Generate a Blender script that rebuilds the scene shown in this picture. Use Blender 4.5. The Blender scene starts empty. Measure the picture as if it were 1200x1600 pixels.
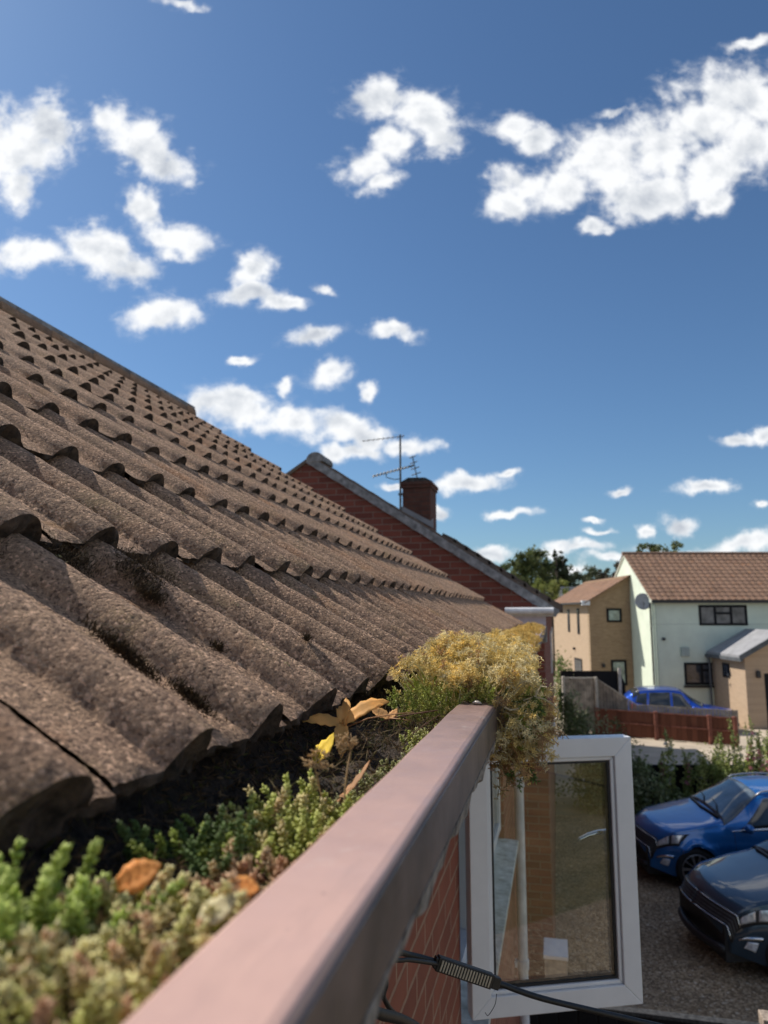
import bpy, bmesh, math, random
import numpy as np
from math import sin, cos, pi, radians, sqrt, atan2, degrees
from mathutils import Vector, Matrix

# ------------------------------------------------------------------ camera, sky, sun
S = bpy.context.scene
COL = S.collection
PITCH = radians(8.007)
YAW = radians(13.458)
cd = bpy.data.cameras.new('camera')
cam = bpy.data.objects.new('camera', cd)
COL.objects.link(cam)
S.camera = cam
cam.location = (0, 0, 0)
cam.rotation_euler = (radians(90) + PITCH, 0, YAW)
cd.sensor_fit = 'VERTICAL'
cd.sensor_height = 36.0
cd.lens = 24.95
cd.clip_start = 0.01
cd.clip_end = 3000
cd.dof.use_dof = True
cd.dof.focus_distance = 1.05
cd.dof.aperture_fstop = 7.0
S.render.resolution_x, S.render.resolution_y = 768, 1024

SUN_EL = radians(46)
SUN_AZ = radians(75)          # left (towards -X) of +Y
w = bpy.data.worlds.new("World")
S.world = w
w.use_nodes = True
sd = bpy.data.lights.new('sun', 'SUN')
sd.energy = 5.0
sd.angle = radians(0.55)
sd.color = (1, .93, .84)
sun = bpy.data.objects.new('sun', sd)
COL.objects.link(sun)
sv = Vector((-sin(SUN_AZ) * cos(SUN_EL), cos(SUN_AZ) * cos(SUN_EL), sin(SUN_EL)))
sun.rotation_euler = sv.to_track_quat('Z', 'Y').to_euler()
S.view_settings.view_transform = 'Standard'
S.view_settings.look = 'None'
S.view_settings.exposure = 0.1
S.cycles.max_bounces = 7
S.cycles.transparent_max_bounces = 12
S.cycles.use_denoising = True
S.cycles.caustics_reflective = False
S.cycles.caustics_refractive = False

rnd = random.Random(7)
rng = np.random.default_rng(11)

# ------------------------------------------------------------------ node helpers
class NT:
    def __init__(s, nt):
        s.t = nt
    def n(s, typ, **kw):
        nd = s.t.nodes.new(typ)
        for k, v in kw.items():
            setattr(nd, k, v)
        return nd
    def link(s, a, b):
        s.t.links.new(a, b)
    def math(s, op, a, b=None, c=None, clamp=False):
        nd = s.n('ShaderNodeMath', operation=op, use_clamp=clamp)
        for i, v in enumerate((a, b, c)):
            if v is None:
                continue
            if isinstance(v, (int, float)):
                nd.inputs[i].default_value = v
            else:
                s.link(v, nd.inputs[i])
        return nd.outputs[0]
    def vmath(s, op, a, b=None):
        nd = s.n('ShaderNodeVectorMath', operation=op)
        for i, v in enumerate((a, b)):
            if v is None:
                continue
            if isinstance(v, (tuple, list, Vector)):
                nd.inputs[i].default_value = v
            else:
                s.link(v, nd.inputs[i])
        return nd.outputs[1] if op in ('DOT_PRODUCT', 'LENGTH') else nd.outputs[0]
    def ramp(s, fac, stops):
        nd = s.n('ShaderNodeValToRGB')
        e = nd.color_ramp.elements
        while len(e) < len(stops):
            e.new(0.5)
        for i, (p, c) in enumerate(stops):
            e[i].position = p
            if isinstance(c, (int, float)):
                c = (c, c, c)
            e[i].color = (*c[:3], 1)
        s.link(fac, nd.inputs[0])
        return nd.outputs[0]
    def noise(s, vec, scale, detail=4, rough=.55, dist=0, out=0):
        nd = s.n('ShaderNodeTexNoise')
        nd.inputs['Scale'].default_value = scale
        nd.inputs['Detail'].default_value = detail
        nd.inputs['Roughness'].default_value = rough
        nd.inputs['Distortion'].default_value = dist
        if vec is not None:
            s.link(vec, nd.inputs['Vector'])
        return nd.outputs[out]
    def voro(s, vec, scale, feature='F1', out=0, rand=1.0):
        nd = s.n('ShaderNodeTexVoronoi', feature=feature)
        nd.inputs['Scale'].default_value = scale
        nd.inputs['Randomness'].default_value = rand
        if vec is not None:
            s.link(vec, nd.inputs['Vector'])
        return nd.outputs[out]
    def mix(s, fac, a, b, blend='MIX'):
        nd = s.n('ShaderNodeMix', data_type='RGBA', blend_type=blend)
        for i, v in ((0, fac), (6, a), (7, b)):
            if isinstance(v, (int, float)):
                nd.inputs[i].default_value = v if i == 0 else (v, v, v, 1)
            elif isinstance(v, (tuple, list)):
                nd.inputs[i].default_value = (*v[:3], 1)
            else:
                s.link(v, nd.inputs[i])
        return nd.outputs[2]

def new_mat(name, rough=.7, spec=.5, metal=0):
    m = bpy.data.materials.new(name)
    m.use_nodes = True
    t = NT(m.node_tree)
    b = m.node_tree.nodes['Principled BSDF']
    b.inputs['Roughness'].default_value = rough
    b.inputs['Specular IOR Level'].default_value = spec
    b.inputs['Metallic'].default_value = metal
    tc = t.n('ShaderNodeTexCoord')
    return m, t, b, tc.outputs['Object']

def setc(t, b, v, inp='Base Color'):
    if isinstance(v, (tuple, list)):
        b.inputs[inp].default_value = (*v[:3], 1)
    elif isinstance(v, (int, float)):
        b.inputs[inp].default_value = v
    else:
        t.link(v, b.inputs[inp])

def bump(t, b, h, strength=.5, dist=.01, chain=None):
    nd = t.n('ShaderNodeBump')
    nd.inputs['Strength'].default_value = strength
    nd.inputs['Distance'].default_value = dist
    t.link(h, nd.inputs['Height'])
    if chain is not None:
        t.link(chain, nd.inputs['Normal'])
    t.link(nd.outputs[0], b.inputs['Normal'])
    return nd.outputs[0]

def simple(name, c, rough=.6, metal=0, var=.12, nscale=12, bstr=0, bscale=60, bdist=.004, spec=.5, dark=None):
    """a colour with gentle dirt variation"""
    m, t, b, o = new_mat(name, rough, spec, metal)
    n = t.noise(o, nscale, 5, .6)
    d = tuple(x * (1 - 2.2 * var) for x in c) if dark is None else dark
    l = tuple(min(1, x * (1 + var)) for x in c)
    setc(t, b, t.ramp(n, [(.32, d), (.68, l)]))
    if bstr:
        bump(t, b, t.noise(o, bscale, 4, .6), bstr, bdist)
    return m

# ------------------------------------------------------------------ sky with clouds
def build_world():
    t = NT(w.node_tree)
    bg = w.node_tree.nodes['Background']
    sky = t.n('ShaderNodeTexSky', sky_type='NISHITA')
    sky.sun_disc = False
    sky.sun_elevation = SUN_EL
    sky.sun_rotation = -SUN_AZ
    sky.air_density = 1.0
    sky.dust_density = .6
    sky.ozone_density = 1.6
    sky.altitude = 60
    skyc = sky.outputs[0]
    hs = t.n('ShaderNodeHueSaturation')
    hs.inputs['Saturation'].default_value = 1.0
    hs.inputs['Value'].default_value = 1.0
    t.link(skyc, hs.inputs['Color'])
    skyc = t.mix(1.0, hs.outputs[0], (.80, 1.06, 1.28), 'MULTIPLY')
    tc = t.n('ShaderNodeTexCoord')
    d = tc.outputs['Generated']
    # azimuth-tangent coordinates about a fixed compass direction
    A = radians(13.458)
    dr = t.vmath('DOT_PRODUCT', d, (cos(A), sin(A), 0))
    df = t.vmath('DOT_PRODUCT', d, (-sin(A), cos(A), 0))
    sep = t.n('ShaderNodeSeparateXYZ')
    t.link(d, sep.inputs[0])
    dfm = t.math('MAXIMUM', df, .02)
    u = t.math('DIVIDE', dr, dfm)
    v = t.math('DIVIDE', sep.outputs[2], dfm)
    cmb = t.n('ShaderNodeCombineXYZ')
    t.link(u, cmb.inputs[0]); t.link(v, cmb.inputs[1])
    P = cmb.outputs[0]
    w1 = t.noise(P, 6.0, 3, .6, out=1)
    w1 = t.vmath('SUBTRACT', w1, (.5, .5, .5))
    sc = t.n('ShaderNodeVectorMath', operation='SCALE'); t.link(w1, sc.inputs[0]); sc.inputs[3].default_value = .085
    w2 = t.noise(P, 26.0, 4, .65, out=1)
    w2 = t.vmath('SUBTRACT', w2, (.5, .5, .5))
    sc2 = t.n('ShaderNodeVectorMath', operation='SCALE'); t.link(w2, sc2.inputs[0]); sc2.inputs[3].default_value = .022
    PW = t.vmath('ADD', P, t.vmath('ADD', sc.outputs[0], sc2.outputs[0]))
    # u, v, half-width, half-height, tilt(deg)
    best = None
    for (cu, cv, a, b_, rot) in CLOUDS:
        mp = t.n('ShaderNodeMapping', vector_type='TEXTURE')
        mp.inputs['Location'].default_value = (cu, cv, 0)
        mp.inputs['Rotation'].default_value = (0, 0, radians(rot))
        mp.inputs['Scale'].default_value = (a, b_, 1)
        t.link(PW, mp.inputs[0])
        L = t.vmath('LENGTH', mp.outputs[0])
        best = L if best is None else t.math('SMOOTH_MIN', best, L, .25)
    f1 = t.noise(P, 15, 6, .55, .2)
    f2 = t.noise(P, 60, 5, .6, .2)
    fb = t.math('ADD', t.math('MULTIPLY', t.math('SUBTRACT', f1, .5), 2.1), t.math('MULTIPLY', t.math('SUBTRACT', f2, .5), .6))
    dens = t.math('ADD', t.math('SUBTRACT', 1.24, best), fb)
    ss = t.n('ShaderNodeMapRange', interpolation_type='SMOOTHSTEP')
    t.link(dens, ss.inputs[0])
    ss.inputs[1].default_value = .0; ss.inputs[2].default_value = .80
    # faint wisps for thin clouds
    w0 = t.n('ShaderNodeMapRange', interpolation_type='SMOOTHSTEP'); t.link(dens, w0.inputs[0])
    w0.inputs[1].default_value = -.25; w0.inputs[2].default_value = .55
    mpw = t.n('ShaderNodeMapping'); mpw.inputs['Scale'].default_value = (1, 1.8, 1); mpw.inputs['Rotation'].default_value = (0, 0, .5); t.link(P, mpw.inputs[0])
    wis = t.ramp(t.noise(mpw.outputs[0], 34, 6, .65, .8), [(.42, 0), (.72, .6)])
    alpha = t.math('MAXIMUM', t.math('MULTIPLY', ss.outputs[0], .97), t.math('MULTIPLY', w0.outputs[0], wis))
    # unseen cloud added outside the view, for whiter fill light from the sky
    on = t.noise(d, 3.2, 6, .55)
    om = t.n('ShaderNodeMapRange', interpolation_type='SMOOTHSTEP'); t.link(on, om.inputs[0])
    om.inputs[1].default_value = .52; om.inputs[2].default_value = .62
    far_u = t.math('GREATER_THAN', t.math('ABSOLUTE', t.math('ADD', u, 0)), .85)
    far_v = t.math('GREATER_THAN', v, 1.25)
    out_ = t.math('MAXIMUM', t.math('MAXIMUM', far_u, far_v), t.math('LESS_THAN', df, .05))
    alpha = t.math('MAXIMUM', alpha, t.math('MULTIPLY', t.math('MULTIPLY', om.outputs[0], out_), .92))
    # light and shade painted into the clouds: thick middles greyer, noise billows, undersides greyer
    bil = t.noise(t.vmath('ADD', P, (.013, .013, 0)), 11, 4, .5)
    g = t.n('ShaderNodeMapRange'); t.link(dens, g.inputs[0])
    g.inputs[1].default_value = .35; g.inputs[2].default_value = 1.5; g.inputs[3].default_value = 0; g.inputs[4].default_value = 1
    f3 = t.noise(t.vmath('ADD', P, (-.014, .018, 0)), 15, 6, .55, .2)
    rel = t.math('MULTIPLY', t.math('SUBTRACT', f1, f3), 1.5)
    tone = t.math('ADD', rel, t.math('SUBTRACT', t.math('MULTIPLY', bil, 1.35), t.math('MULTIPLY', g.outputs[0], .42)))
    cc = t.ramp(tone, [(.0, (.46, .50, .57)), (.3, (.70, .73, .77)), (.60, (.95, .96, .97))])
    # strength of clouds relative to the physical sky units
    K = t.n('ShaderNodeVectorMath', operation='SCALE'); t.link(cc, K.inputs[0]); K.inputs[3].default_value = 1.0 / SKY_STR
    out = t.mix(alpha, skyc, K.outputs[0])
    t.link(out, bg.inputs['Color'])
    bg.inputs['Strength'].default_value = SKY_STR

SKY_STR = .076
CLOUD_PX = [
    # photographed centre, radii and tilt of each puff, turned into directions below
    (10, 225, 80, 60, 10), (75, 195, 50, 40, -50), (25, 290, 38, 40, 0), (-40, 240, 60, 60, 0),
    (175, 180, 34, 26, -30), (220, 225, 70, 38, -35), (275, 260, 42, 34, 0),
    (225, 330, 34, 26, -55), (270, 365, 66, 22, -12),
    (50, 405, 75, 28, 5), (150, 385, 70, 34, 0), (205, 405, 45, 28, 0),
    (255, 483, 56, 32, 0), (400, 415, 26, 34, -35), (395, 460, 50, 18, 0), (445, 465, 40, 12, 0),
    (507, 443, 22, 9, -40), (492, 528, 38, 16, 8), (612, 522, 36, 15, 4), (380, 553, 26, 7, 12),
    (375, 620, 52, 22, -5), (370, 645, 76, 40, -8), (330, 625, 40, 22, 0), (445, 602, 14, 14, 0), (508, 592, 34, 19, 0), (578, 612, 14, 14, 0),
    (450, 655, 60, 26, -8), (530, 662, 62, 30, -6), (575, 680, 40, 24, 0), (640, 695, 46, 15, 4), (522, 708, 22, 18, 0), (560, 705, 40, 16, 0),
    (600, 160, 56, 34, 10), (660, 180, 60, 48, -20), (690, 215, 42, 32, -15), (610, 230, 44, 34, 40), (575, 272, 42, 28, -20), (600, 295, 34, 14, 10),
    (800, 195, 34, 26, -20), (840, 215, 28, 22, 0), (820, 280, 60, 30, 12), (790, 315, 46, 26, 0), (880, 290, 60, 40, 10), (950, 250, 70, 58, 20), (1000, 300, 80, 36, 10), (1040, 220, 80, 60, 25),
    (1120, 180, 80, 62, 25), (1180, 150, 60, 54, 20), (1120, 260, 80, 44, 22), (1190, 220, 70, 60, 20), (1110, 310, 34, 24, 0), (925, 355, 26, 12, 20), (960, 175, 26, 8, 10),
    (1165, 70, 40, 11, 12), (285, 8, 36, 12, -5),
    (1150, 688, 38, 11, 0), (1195, 685, 24, 12, 0), (1110, 767, 48, 9, 2), (1062, 814, 32, 11, 2), (970, 763, 20, 7, 8), (1195, 792, 16, 8, 0),
    (735, 760, 54, 14, 0), (785, 748, 22, 9, 0), (800, 807, 32, 7, 0), (760, 857, 44, 10, 2), (680, 803, 14, 11, 0), (612, 768, 22, 6, 0),
    (920, 813, 18, 5, 0), (905, 860, 60, 11, 2), (950, 873, 40, 9, 4), (1160, 848, 80, 15, 4), (1000, 825, 14, 8, 20), (930, 830, 20, 5, 0), (1060, 855, 60, 6, 0),
    (885, 893, 40, 9, 0),
]
CLOUDS = []
_c = cos(PITCH); _s = sin(PITCH)
for (x, y, rx, ry, rot) in CLOUD_PX:
    a_, b_ = (x - 600) / 1109, (800 - y) / 1109
    fw = _c - b_ * _s; up = _s + b_ * _c
    k = 1 / fw
    CLOUDS.append((a_ * k, up * k, rx / 1109 * k * 1.02, ry / 1109 * k * 1.06, rot))
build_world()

# ------------------------------------------------------------------ object helpers
def tag(o, label=None, cat=None, group=None, kind=None):
    if label: o['label'] = label
    if cat: o['category'] = cat
    if group: o['group'] = group
    if kind: o['kind'] = kind
    return o

def thing(name, loc, label, cat, group=None, rz=0):
    o = bpy.data.objects.new(name, None)
    o.empty_display_size = .1
    COL.objects.link(o)
    o.location = loc
    o.rotation_euler = (0, 0, rz)
    return tag(o, label, cat, group)

class MB:
    """mesh builder; off is subtracted from everything (base point of the parent)"""
    def __init__(s, off=(0, 0, 0)):
        s.v = []; s.f = []; s.mi = []; s.off = Vector(off); s.cur = 0
    def add(s, vs, fs):
        b = len(s.v)
        s.v += [tuple(Vector(p) - s.off) for p in vs]
        s.f += [tuple(i + b for i in f) for f in fs]
        s.mi += [s.cur] * len(fs)
    def box(s, x0, x1, y0, y1, z0, z1):
        s.add([(x0, y0, z0), (x1, y0, z0), (x1, y1, z0), (x0, y1, z0), (x0, y0, z1), (x1, y0, z1), (x1, y1, z1), (x0, y1, z1)],
              [(3, 2, 1, 0), (4, 5, 6, 7), (0, 1, 5, 4), (1, 2, 6, 5), (2, 3, 7, 6), (3, 0, 4, 7)])
    def prism(s, poly, ax, a, b):
        """closed polygon (two coords) pushed along axis ax from a to b"""
        n = len(poly)
        def P(p, q):
            return {0: (q, p[0], p[1]), 1: (p[0], q, p[1]), 2: (p[0], p[1], q)}[ax]
        vs = [P(p, a) for p in poly] + [P(p, b) for p in poly]
        fs = [tuple(range(n - 1, -1, -1)), tuple(range(n, 2 * n))] + [(i, (i + 1) % n, n + (i + 1) % n, n + i) for i in range(n)]
        s.add(vs, fs)
    def loft(s, secs, close=True, caps=True):
        n = len(secs[0])
        vs = [p for q in secs for p in q]
        fs = []
        for i in range(len(secs) - 1):
            for j in range(n if close else n - 1):
                fs.append((i * n + j, i * n + (j + 1) % n, (i + 1) * n + (j + 1) % n, (i + 1) * n + j))
        if caps and close:
            fs.append(tuple(range(n - 1, -1, -1)))
            fs.append(tuple(range((len(secs) - 1) * n, len(secs) * n)))
        s.add(vs, fs)
    def tube(s, pts, r, seg=8, r2=None):
        pts = [Vector(p) for p in pts]
        secs = []
        up = Vector((0, 0, 1))
        for i, p in enumerate(pts):
            d = (pts[min(i + 1, len(pts) - 1)] - pts[max(i - 1, 0)]).normalized()
            a = d.cross(up)
            if a.length < .05: a = d.cross(Vector((1, 0, 0)))
            a.normalize(); b = a.cross(d)
            q = i / max(1, len(pts) - 1)
            rr = (r[i] if isinstance(r, (list, tuple)) else (r if r2 is None else r + (r2 - r) * q))
            secs.append([p + a * (rr * cos(2 * pi * k / seg)) + b * (rr * sin(2 * pi * k / seg)) for k in range(seg)])
        s.loft(secs)
    def build(s, name, mat, parent=None, smooth=False, bevel=0, fix=True):
        me = bpy.data.meshes.new(name)
        me.from_pydata(s.v, [], s.f)
        mats = mat if isinstance(mat, (list, tuple)) else [mat]
        for m in mats: me.materials.append(m)
        if len(mats) > 1:
            me.polygons.foreach_set('material_index', s.mi)
        if fix:
            bm = bmesh.new(); bm.from_mesh(me)
            bmesh.ops.recalc_face_normals(bm, faces=bm.faces)
            bm.to_mesh(me); bm.free()
        if smooth:
            me.shade_smooth()
        o = bpy.data.objects.new(name, me)
        COL.objects.link(o)
        if parent: o.parent = parent
        if bevel:
            md = o.modifiers.new('bevel', 'BEVEL'); md.width = bevel; md.segments = 2; md.limit_method = 'ANGLE'
            md.angle_limit = radians(40)
        return o

def np_mesh(name, V, F, mat, parent=None, smooth=False, color=None):
    """V (n,3), F (m,k) arrays -> object; color (n,3) becomes attribute col"""
    me = bpy.data.meshes.new(name)
    V = np.asarray(V, np.float32); F = np.asarray(F, np.int32)
    me.vertices.add(len(V)); me.vertices.foreach_set('co', V.ravel())
    k = F.shape[1]
    me.loops.add(F.size); me.loops.foreach_set('vertex_index', F.ravel())
    me.polygons.add(len(F)); me.polygons.foreach_set('loop_start', np.arange(0, F.size, k, dtype=np.int32))
    me.update(calc_edges=True)
    if color is not None:
        at = me.color_attributes.new('col', 'FLOAT_COLOR', 'POINT')
        c = np.ones((len(V), 4), np.float32); c[:, :3] = color
        at.data.foreach_set('color', c.ravel())
    me.materials.append(mat)
    if smooth: me.shade_smooth()
    else: me.shade_flat()
    o = bpy.data.objects.new(name, me)
    COL.objects.link(o)
    if parent: o.parent = parent
    return o

def vnoise(P, seed=0):
    """value noise in [-1,1], P (n,3)"""
    P = np.asarray(P, float)
    i = np.floor(P).astype(np.int64); f = P - i; f = f * f * (3 - 2 * f)
    def h(a, b, c):
        x = (a * 374761393 + b * 668265263 + c * 2147483647 + seed * 974634777) & 0xffffffff
        x = ((x ^ (x >> 13)) * 1274126177) & 0xffffffff
        return ((x ^ (x >> 16)) & 0xffff) / 32767.5 - 1
    r = 0
    for dx in (0, 1):
        for dy in (0, 1):
            for dz in (0, 1):
                wgt = (f[:, 0] if dx else 1 - f[:, 0]) * (f[:, 1] if dy else 1 - f[:, 1]) * (f[:, 2] if dz else 1 - f[:, 2])
                r = r + wgt * h(i[:, 0] + dx, i[:, 1] + dy, i[:, 2] + dz)
    return r

def fbm(P, oct=3, seed=0):
    r = 0; a = 1
    for k in range(oct):
        r = r + a * vnoise(P * (2.03 ** k), seed + k); a *= .5
    return r

# leaf-like template: stretched octahedron along +Z, root at origin, slightly cupped
LEAFV = np.array([(0, 0, 0), (.5, 0, .45), (0, .32, .5), (-.5, 0, .45), (0, -.32, .5), (0, 0, 1)], float)
LEAFF = np.array([(0, 2, 1), (0, 3, 2), (0, 4, 3), (0, 1, 4), (5, 1, 2), (5, 2, 3), (5, 3, 4), (5, 4, 1)])
FLATV = np.array([(0, 0, 0), (.5, .06, .5), (0, 0, 1), (-.5, .06, .5)], float)
FLATF = np.array([(0, 1, 2), (0, 2, 3)])

def frames(D, spin=None):
    """per row a basis (A,B,D)"""
    D = D / np.maximum(np.linalg.norm(D, axis=1, keepdims=True), 1e-9)
    up = np.where(np.abs(D[:, 2:3]) > .95, np.array([[1., 0, 0]]), np.array([[0, 0, 1.]]))
    A = np.cross(up, D); A /= np.linalg.norm(A, axis=1, keepdims=True)
    B = np.cross(D, A)
    if spin is not None:
        c, s_ = np.cos(spin)[:, None], np.sin(spin)[:, None]
        A, B = A * c + B * s_, B * c - A * s_
    return A, B, D

class Cloud:
    """many small copies of leaf templates gathered in one mesh"""
    def __init__(s):
        s.V = []; s.F = []; s.C = []; s.n = 0
    def put(s, P, D, L, W, C, tv=LEAFV, tf=LEAFF, spin=None):
        P = np.asarray(P, float); n = len(P)
        if n == 0: return
        if spin is None: spin = rng.uniform(0, 2 * pi, n)
        A, B, D = frames(np.asarray(D, float), spin)
        L = np.broadcast_to(L, (n,))[:, None, None]; W = np.broadcast_to(W, (n,))[:, None, None]
        t = tv[None]
        X = P[:, None] + A[:, None] * t[..., 0:1] * W + B[:, None] * t[..., 1:2] * W + D[:, None] * t[..., 2:3] * L
        F = tf[None] + (np.arange(n) * len(tv))[:, None, None] + s.n
        s.V.append(X.reshape(-1, 3)); s.F.append(F.reshape(-1, 3)); s.n += n * len(tv)
        C = np.broadcast_to(np.asarray(C, float), (n, 3))
        s.C.append(np.repeat(C, len(tv), 0))
    def stem(s, pts, r, c, seg=4):
        """one tapered tube as triangles"""
        pts = np.asarray(pts, float); k = len(pts)
        D = np.gradient(pts, axis=0); A, B, D = frames(D)
        rr = np.linspace(r, r * .7, k)
        ang = np.arange(seg) * 2 * pi / seg
        V = pts[:, None] + (A[:, None] * np.cos(ang)[None, :, None] + B[:, None] * np.sin(ang)[None, :, None]) * rr[:, None, None]
        F = []
        for i in range(k - 1):
            for j in range(seg):
                a, b_, c_, d = i * seg + j, i * seg + (j + 1) % seg, (i + 1) * seg + (j + 1) % seg, (i + 1) * seg + j
                F += [(a, b_, c_), (a, c_, d)]
        s.V.append(V.reshape(-1, 3)); s.F.append(np.array(F) + s.n); s.n += k * seg
        s.C.append(np.tile(np.asarray(c, float), (k * seg, 1)))
    def build(s, name, mat, parent=None, off=(0, 0, 0), smooth=False):
        return np_mesh(name, np.vstack(s.V) - np.array(off), np.vstack(s.F), mat, parent, smooth, np.vstack(s.C))

def leaf_mat(name, trans=.3, rough=.55, spec=.4):
    m, t, b, o = new_mat(name, rough, spec)
    at = t.n('ShaderNodeAttribute', attribute_name='col')
    n = t.noise(o, 180, 3, .6)
    c = t.mix(t.math('MULTIPLY', n, .18), at.outputs[0], (.25, .16, .07))
    t.link(c, b.inputs['Base Color'])
    tr = t.n('ShaderNodeBsdfTranslucent'); t.link(c, tr.inputs[0])
    mx = t.n('ShaderNodeMixShader'); mx.inputs[0].default_value = trans
    t.link(b.outputs[0], mx.inputs[1]); t.link(tr.outputs[0], mx.inputs[2])
    t.link(mx.outputs[0], m.node_tree.nodes['Material Output'].inputs[0])
    return m

# ------------------------------------------------------------------ materials
def brick_mat(name, c1, c2, mortar, axis, bw=.225, bh=.075, ms=.011, stain=.3, rough=.85):
    m, t, b, o = new_mat(name, rough, .3)
    sep = t.n('ShaderNodeSeparateXYZ'); t.link(o, sep.inputs[0])
    cmb = t.n('ShaderNodeCombineXYZ')
    t.link(sep.outputs[axis], cmb.inputs[0]); t.link(sep.outputs[2], cmb.inputs[1])
    wob = t.vmath('SUBTRACT', t.noise(o, 30, 2, .5, out=1), (.5, .5, .5))
    sc = t.n('ShaderNodeVectorMath', operation='SCALE'); t.link(wob, sc.inputs[0]); sc.inputs[3].default_value = .006
    p = t.vmath('ADD', cmb.outputs[0], sc.outputs[0])
    br = t.n('ShaderNodeTexBrick')
    t.link(p, br.inputs['Vector'])
    br.inputs['Scale'].default_value = 1
    br.inputs['Brick Width'].default_value = bw
    br.inputs['Row Height'].default_value = bh
    br.inputs['Mortar Size'].default_value = ms * .62
    br.inputs['Mortar Smooth'].default_value = .3
    br.inputs['Bias'].default_value = 0
    br.inputs['Color1'].default_value = (*c1, 1)
    br.inputs['Color2'].default_value = (*c2, 1)
    br.inputs['Mortar'].default_value = (*mortar, 1)
    n = t.noise(o, 9, 6, .65)
    nf = t.noise(o, 120, 4, .7)
    c = t.mix(t.math('MULTIPLY', nf, .5), br.outputs[0], tuple(x * .55 for x in c1), 'MIX')
    c = t.mix(t.math('MULTIPLY', t.ramp(n, [(.35, 0), (.75, 1)]), stain), c, tuple(x * .45 for x in c2))
    t.link(c, b.inputs['Base Color'])
    h = t.math('ADD', t.math('MULTIPLY', br.outputs[1], -1), t.math('MULTIPLY', nf, .5))
    bump(t, b, h, .7, .006)
    return m

def tile_mat(name, base, grain=True, k=1.0):
    m, t, b, o = new_mat(name, .9, .2)
    big = t.noise(o, 1.7, 5, .6)
    mid = t.noise(o, 9, 5, .65)
    c = t.ramp(big, [(.3, tuple(x * .72 for x in base)), (.5, base), (.72, tuple(x * 1.15 for x in base))])
    # purplish, ochre and olive weathering
    c = t.mix(t.ramp(mid, [(.45, 0), (.75, .6)]), c, (base[0] * .78, base[1] * .74, base[2] * .86))
    c = t.mix(t.ramp(t.noise(t.vmath('ADD', o, (5, 3, 1)), 5, 4, .6), [(.56, 0), (.74, .7)]), c, (base[0] * 1.35, base[1] * .95, base[2] * .62))
    c = t.mix(t.ramp(t.noise(t.vmath('ADD', o, (1, 9, 4)), 7, 5, .7), [(.55, 0), (.72, .55)]), c, (base[0] * .85, base[1] * .95, base[2] * .62))
    if grain:
        # every tile weathers a little differently
        al = t.math('FLOOR', t.math('DIVIDE', t.math('SUBTRACT', t.vmath('DOT_PRODUCT', o, (-cos(radians(33)), 0, sin(radians(33)))), TILE_A0), .35))
        sy = t.n('ShaderNodeSeparateXYZ'); t.link(o, sy.inputs[0])
        ac = t.math('FLOOR', t.math('DIVIDE', t.math('ADD', sy.outputs[1], 3.8), 9.6 / 32))
        cb = t.n('ShaderNodeCombineXYZ'); t.link(al, cb.inputs[0]); t.link(ac, cb.inputs[1])
        wn = t.n('ShaderNodeTexWhiteNoise', noise_dimensions='2D'); t.link(cb.outputs[0], wn.inputs['Vector'])
        c = t.mix(t.math('MULTIPLY', wn.outputs[0], .38), c, tuple(x * .48 for x in base))
        c = t.mix(t.ramp(wn.outputs[0], [(.86, 0), (.9, .35)]), c, (base[0] * 1.25, base[1] * 1.05, base[2] * .9))
        g1 = t.noise(o, 250, 4, .8)
        g2 = t.voro(o, 300)
        vc = t.n('ShaderNodeSeparateColor'); t.link(t.voro(o, 300, out=1), vc.inputs[0])
        c = t.mix(t.ramp(vc.outputs[0], [(.80, 0), (.9, .8)]), c, (base[0] * 1.9, base[1] * 1.9, base[2] * 1.95))
        c = t.mix(t.ramp(vc.outputs[1], [(.78, 0), (.9, .75)]), c, (base[0] * .3, base[1] * .28, base[2] * .3))
        lich = t.noise(o, 26, 5, .7)
        c = t.mix(t.ramp(g1, [(.34, .75), (.5, 0)]), c, (base[0] * .25, base[1] * .24, base[2] * .25))
        c = t.mix(t.ramp(g1, [(.56, 0), (.70, .75)]), c, (base[0] * 2.2, base[1] * 2.2, base[2] * 2.2))
        c = t.mix(t.ramp(lich, [(.68, 0), (.74, .55)]), c, (.45, .42, .36))
        c = t.mix(t.ramp(t.noise(t.vmath('ADD', o, (7, 7, 2)), 38, 3, .6), [(.7, 0), (.74, .9)]), c, (.03, .025, .02))
        orange = t.noise(t.vmath('ADD', o, (2, 4, 8)), 3.3, 4, .7)
        c = t.mix(t.ramp(orange, [(.655, 0), (.70, .7)]), c, (.42, .24, .12))
        t.link(c, b.inputs['Base Color'])
        g3 = t.noise(o, 120, 5, .7)
        h = t.math('ADD', t.math('MULTIPLY', g1, 1.0), t.math('ADD', t.math('MULTIPLY', g3, 1.2), t.math('MULTIPLY', g2, -.5)))
        bump(t, b, h, 1.0, .0065 * k)
    else:
        t.link(c, b.inputs['Base Color'])
        bump(t, b, t.noise(o, 60, 4, .7), .5, .006)
    return m

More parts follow.
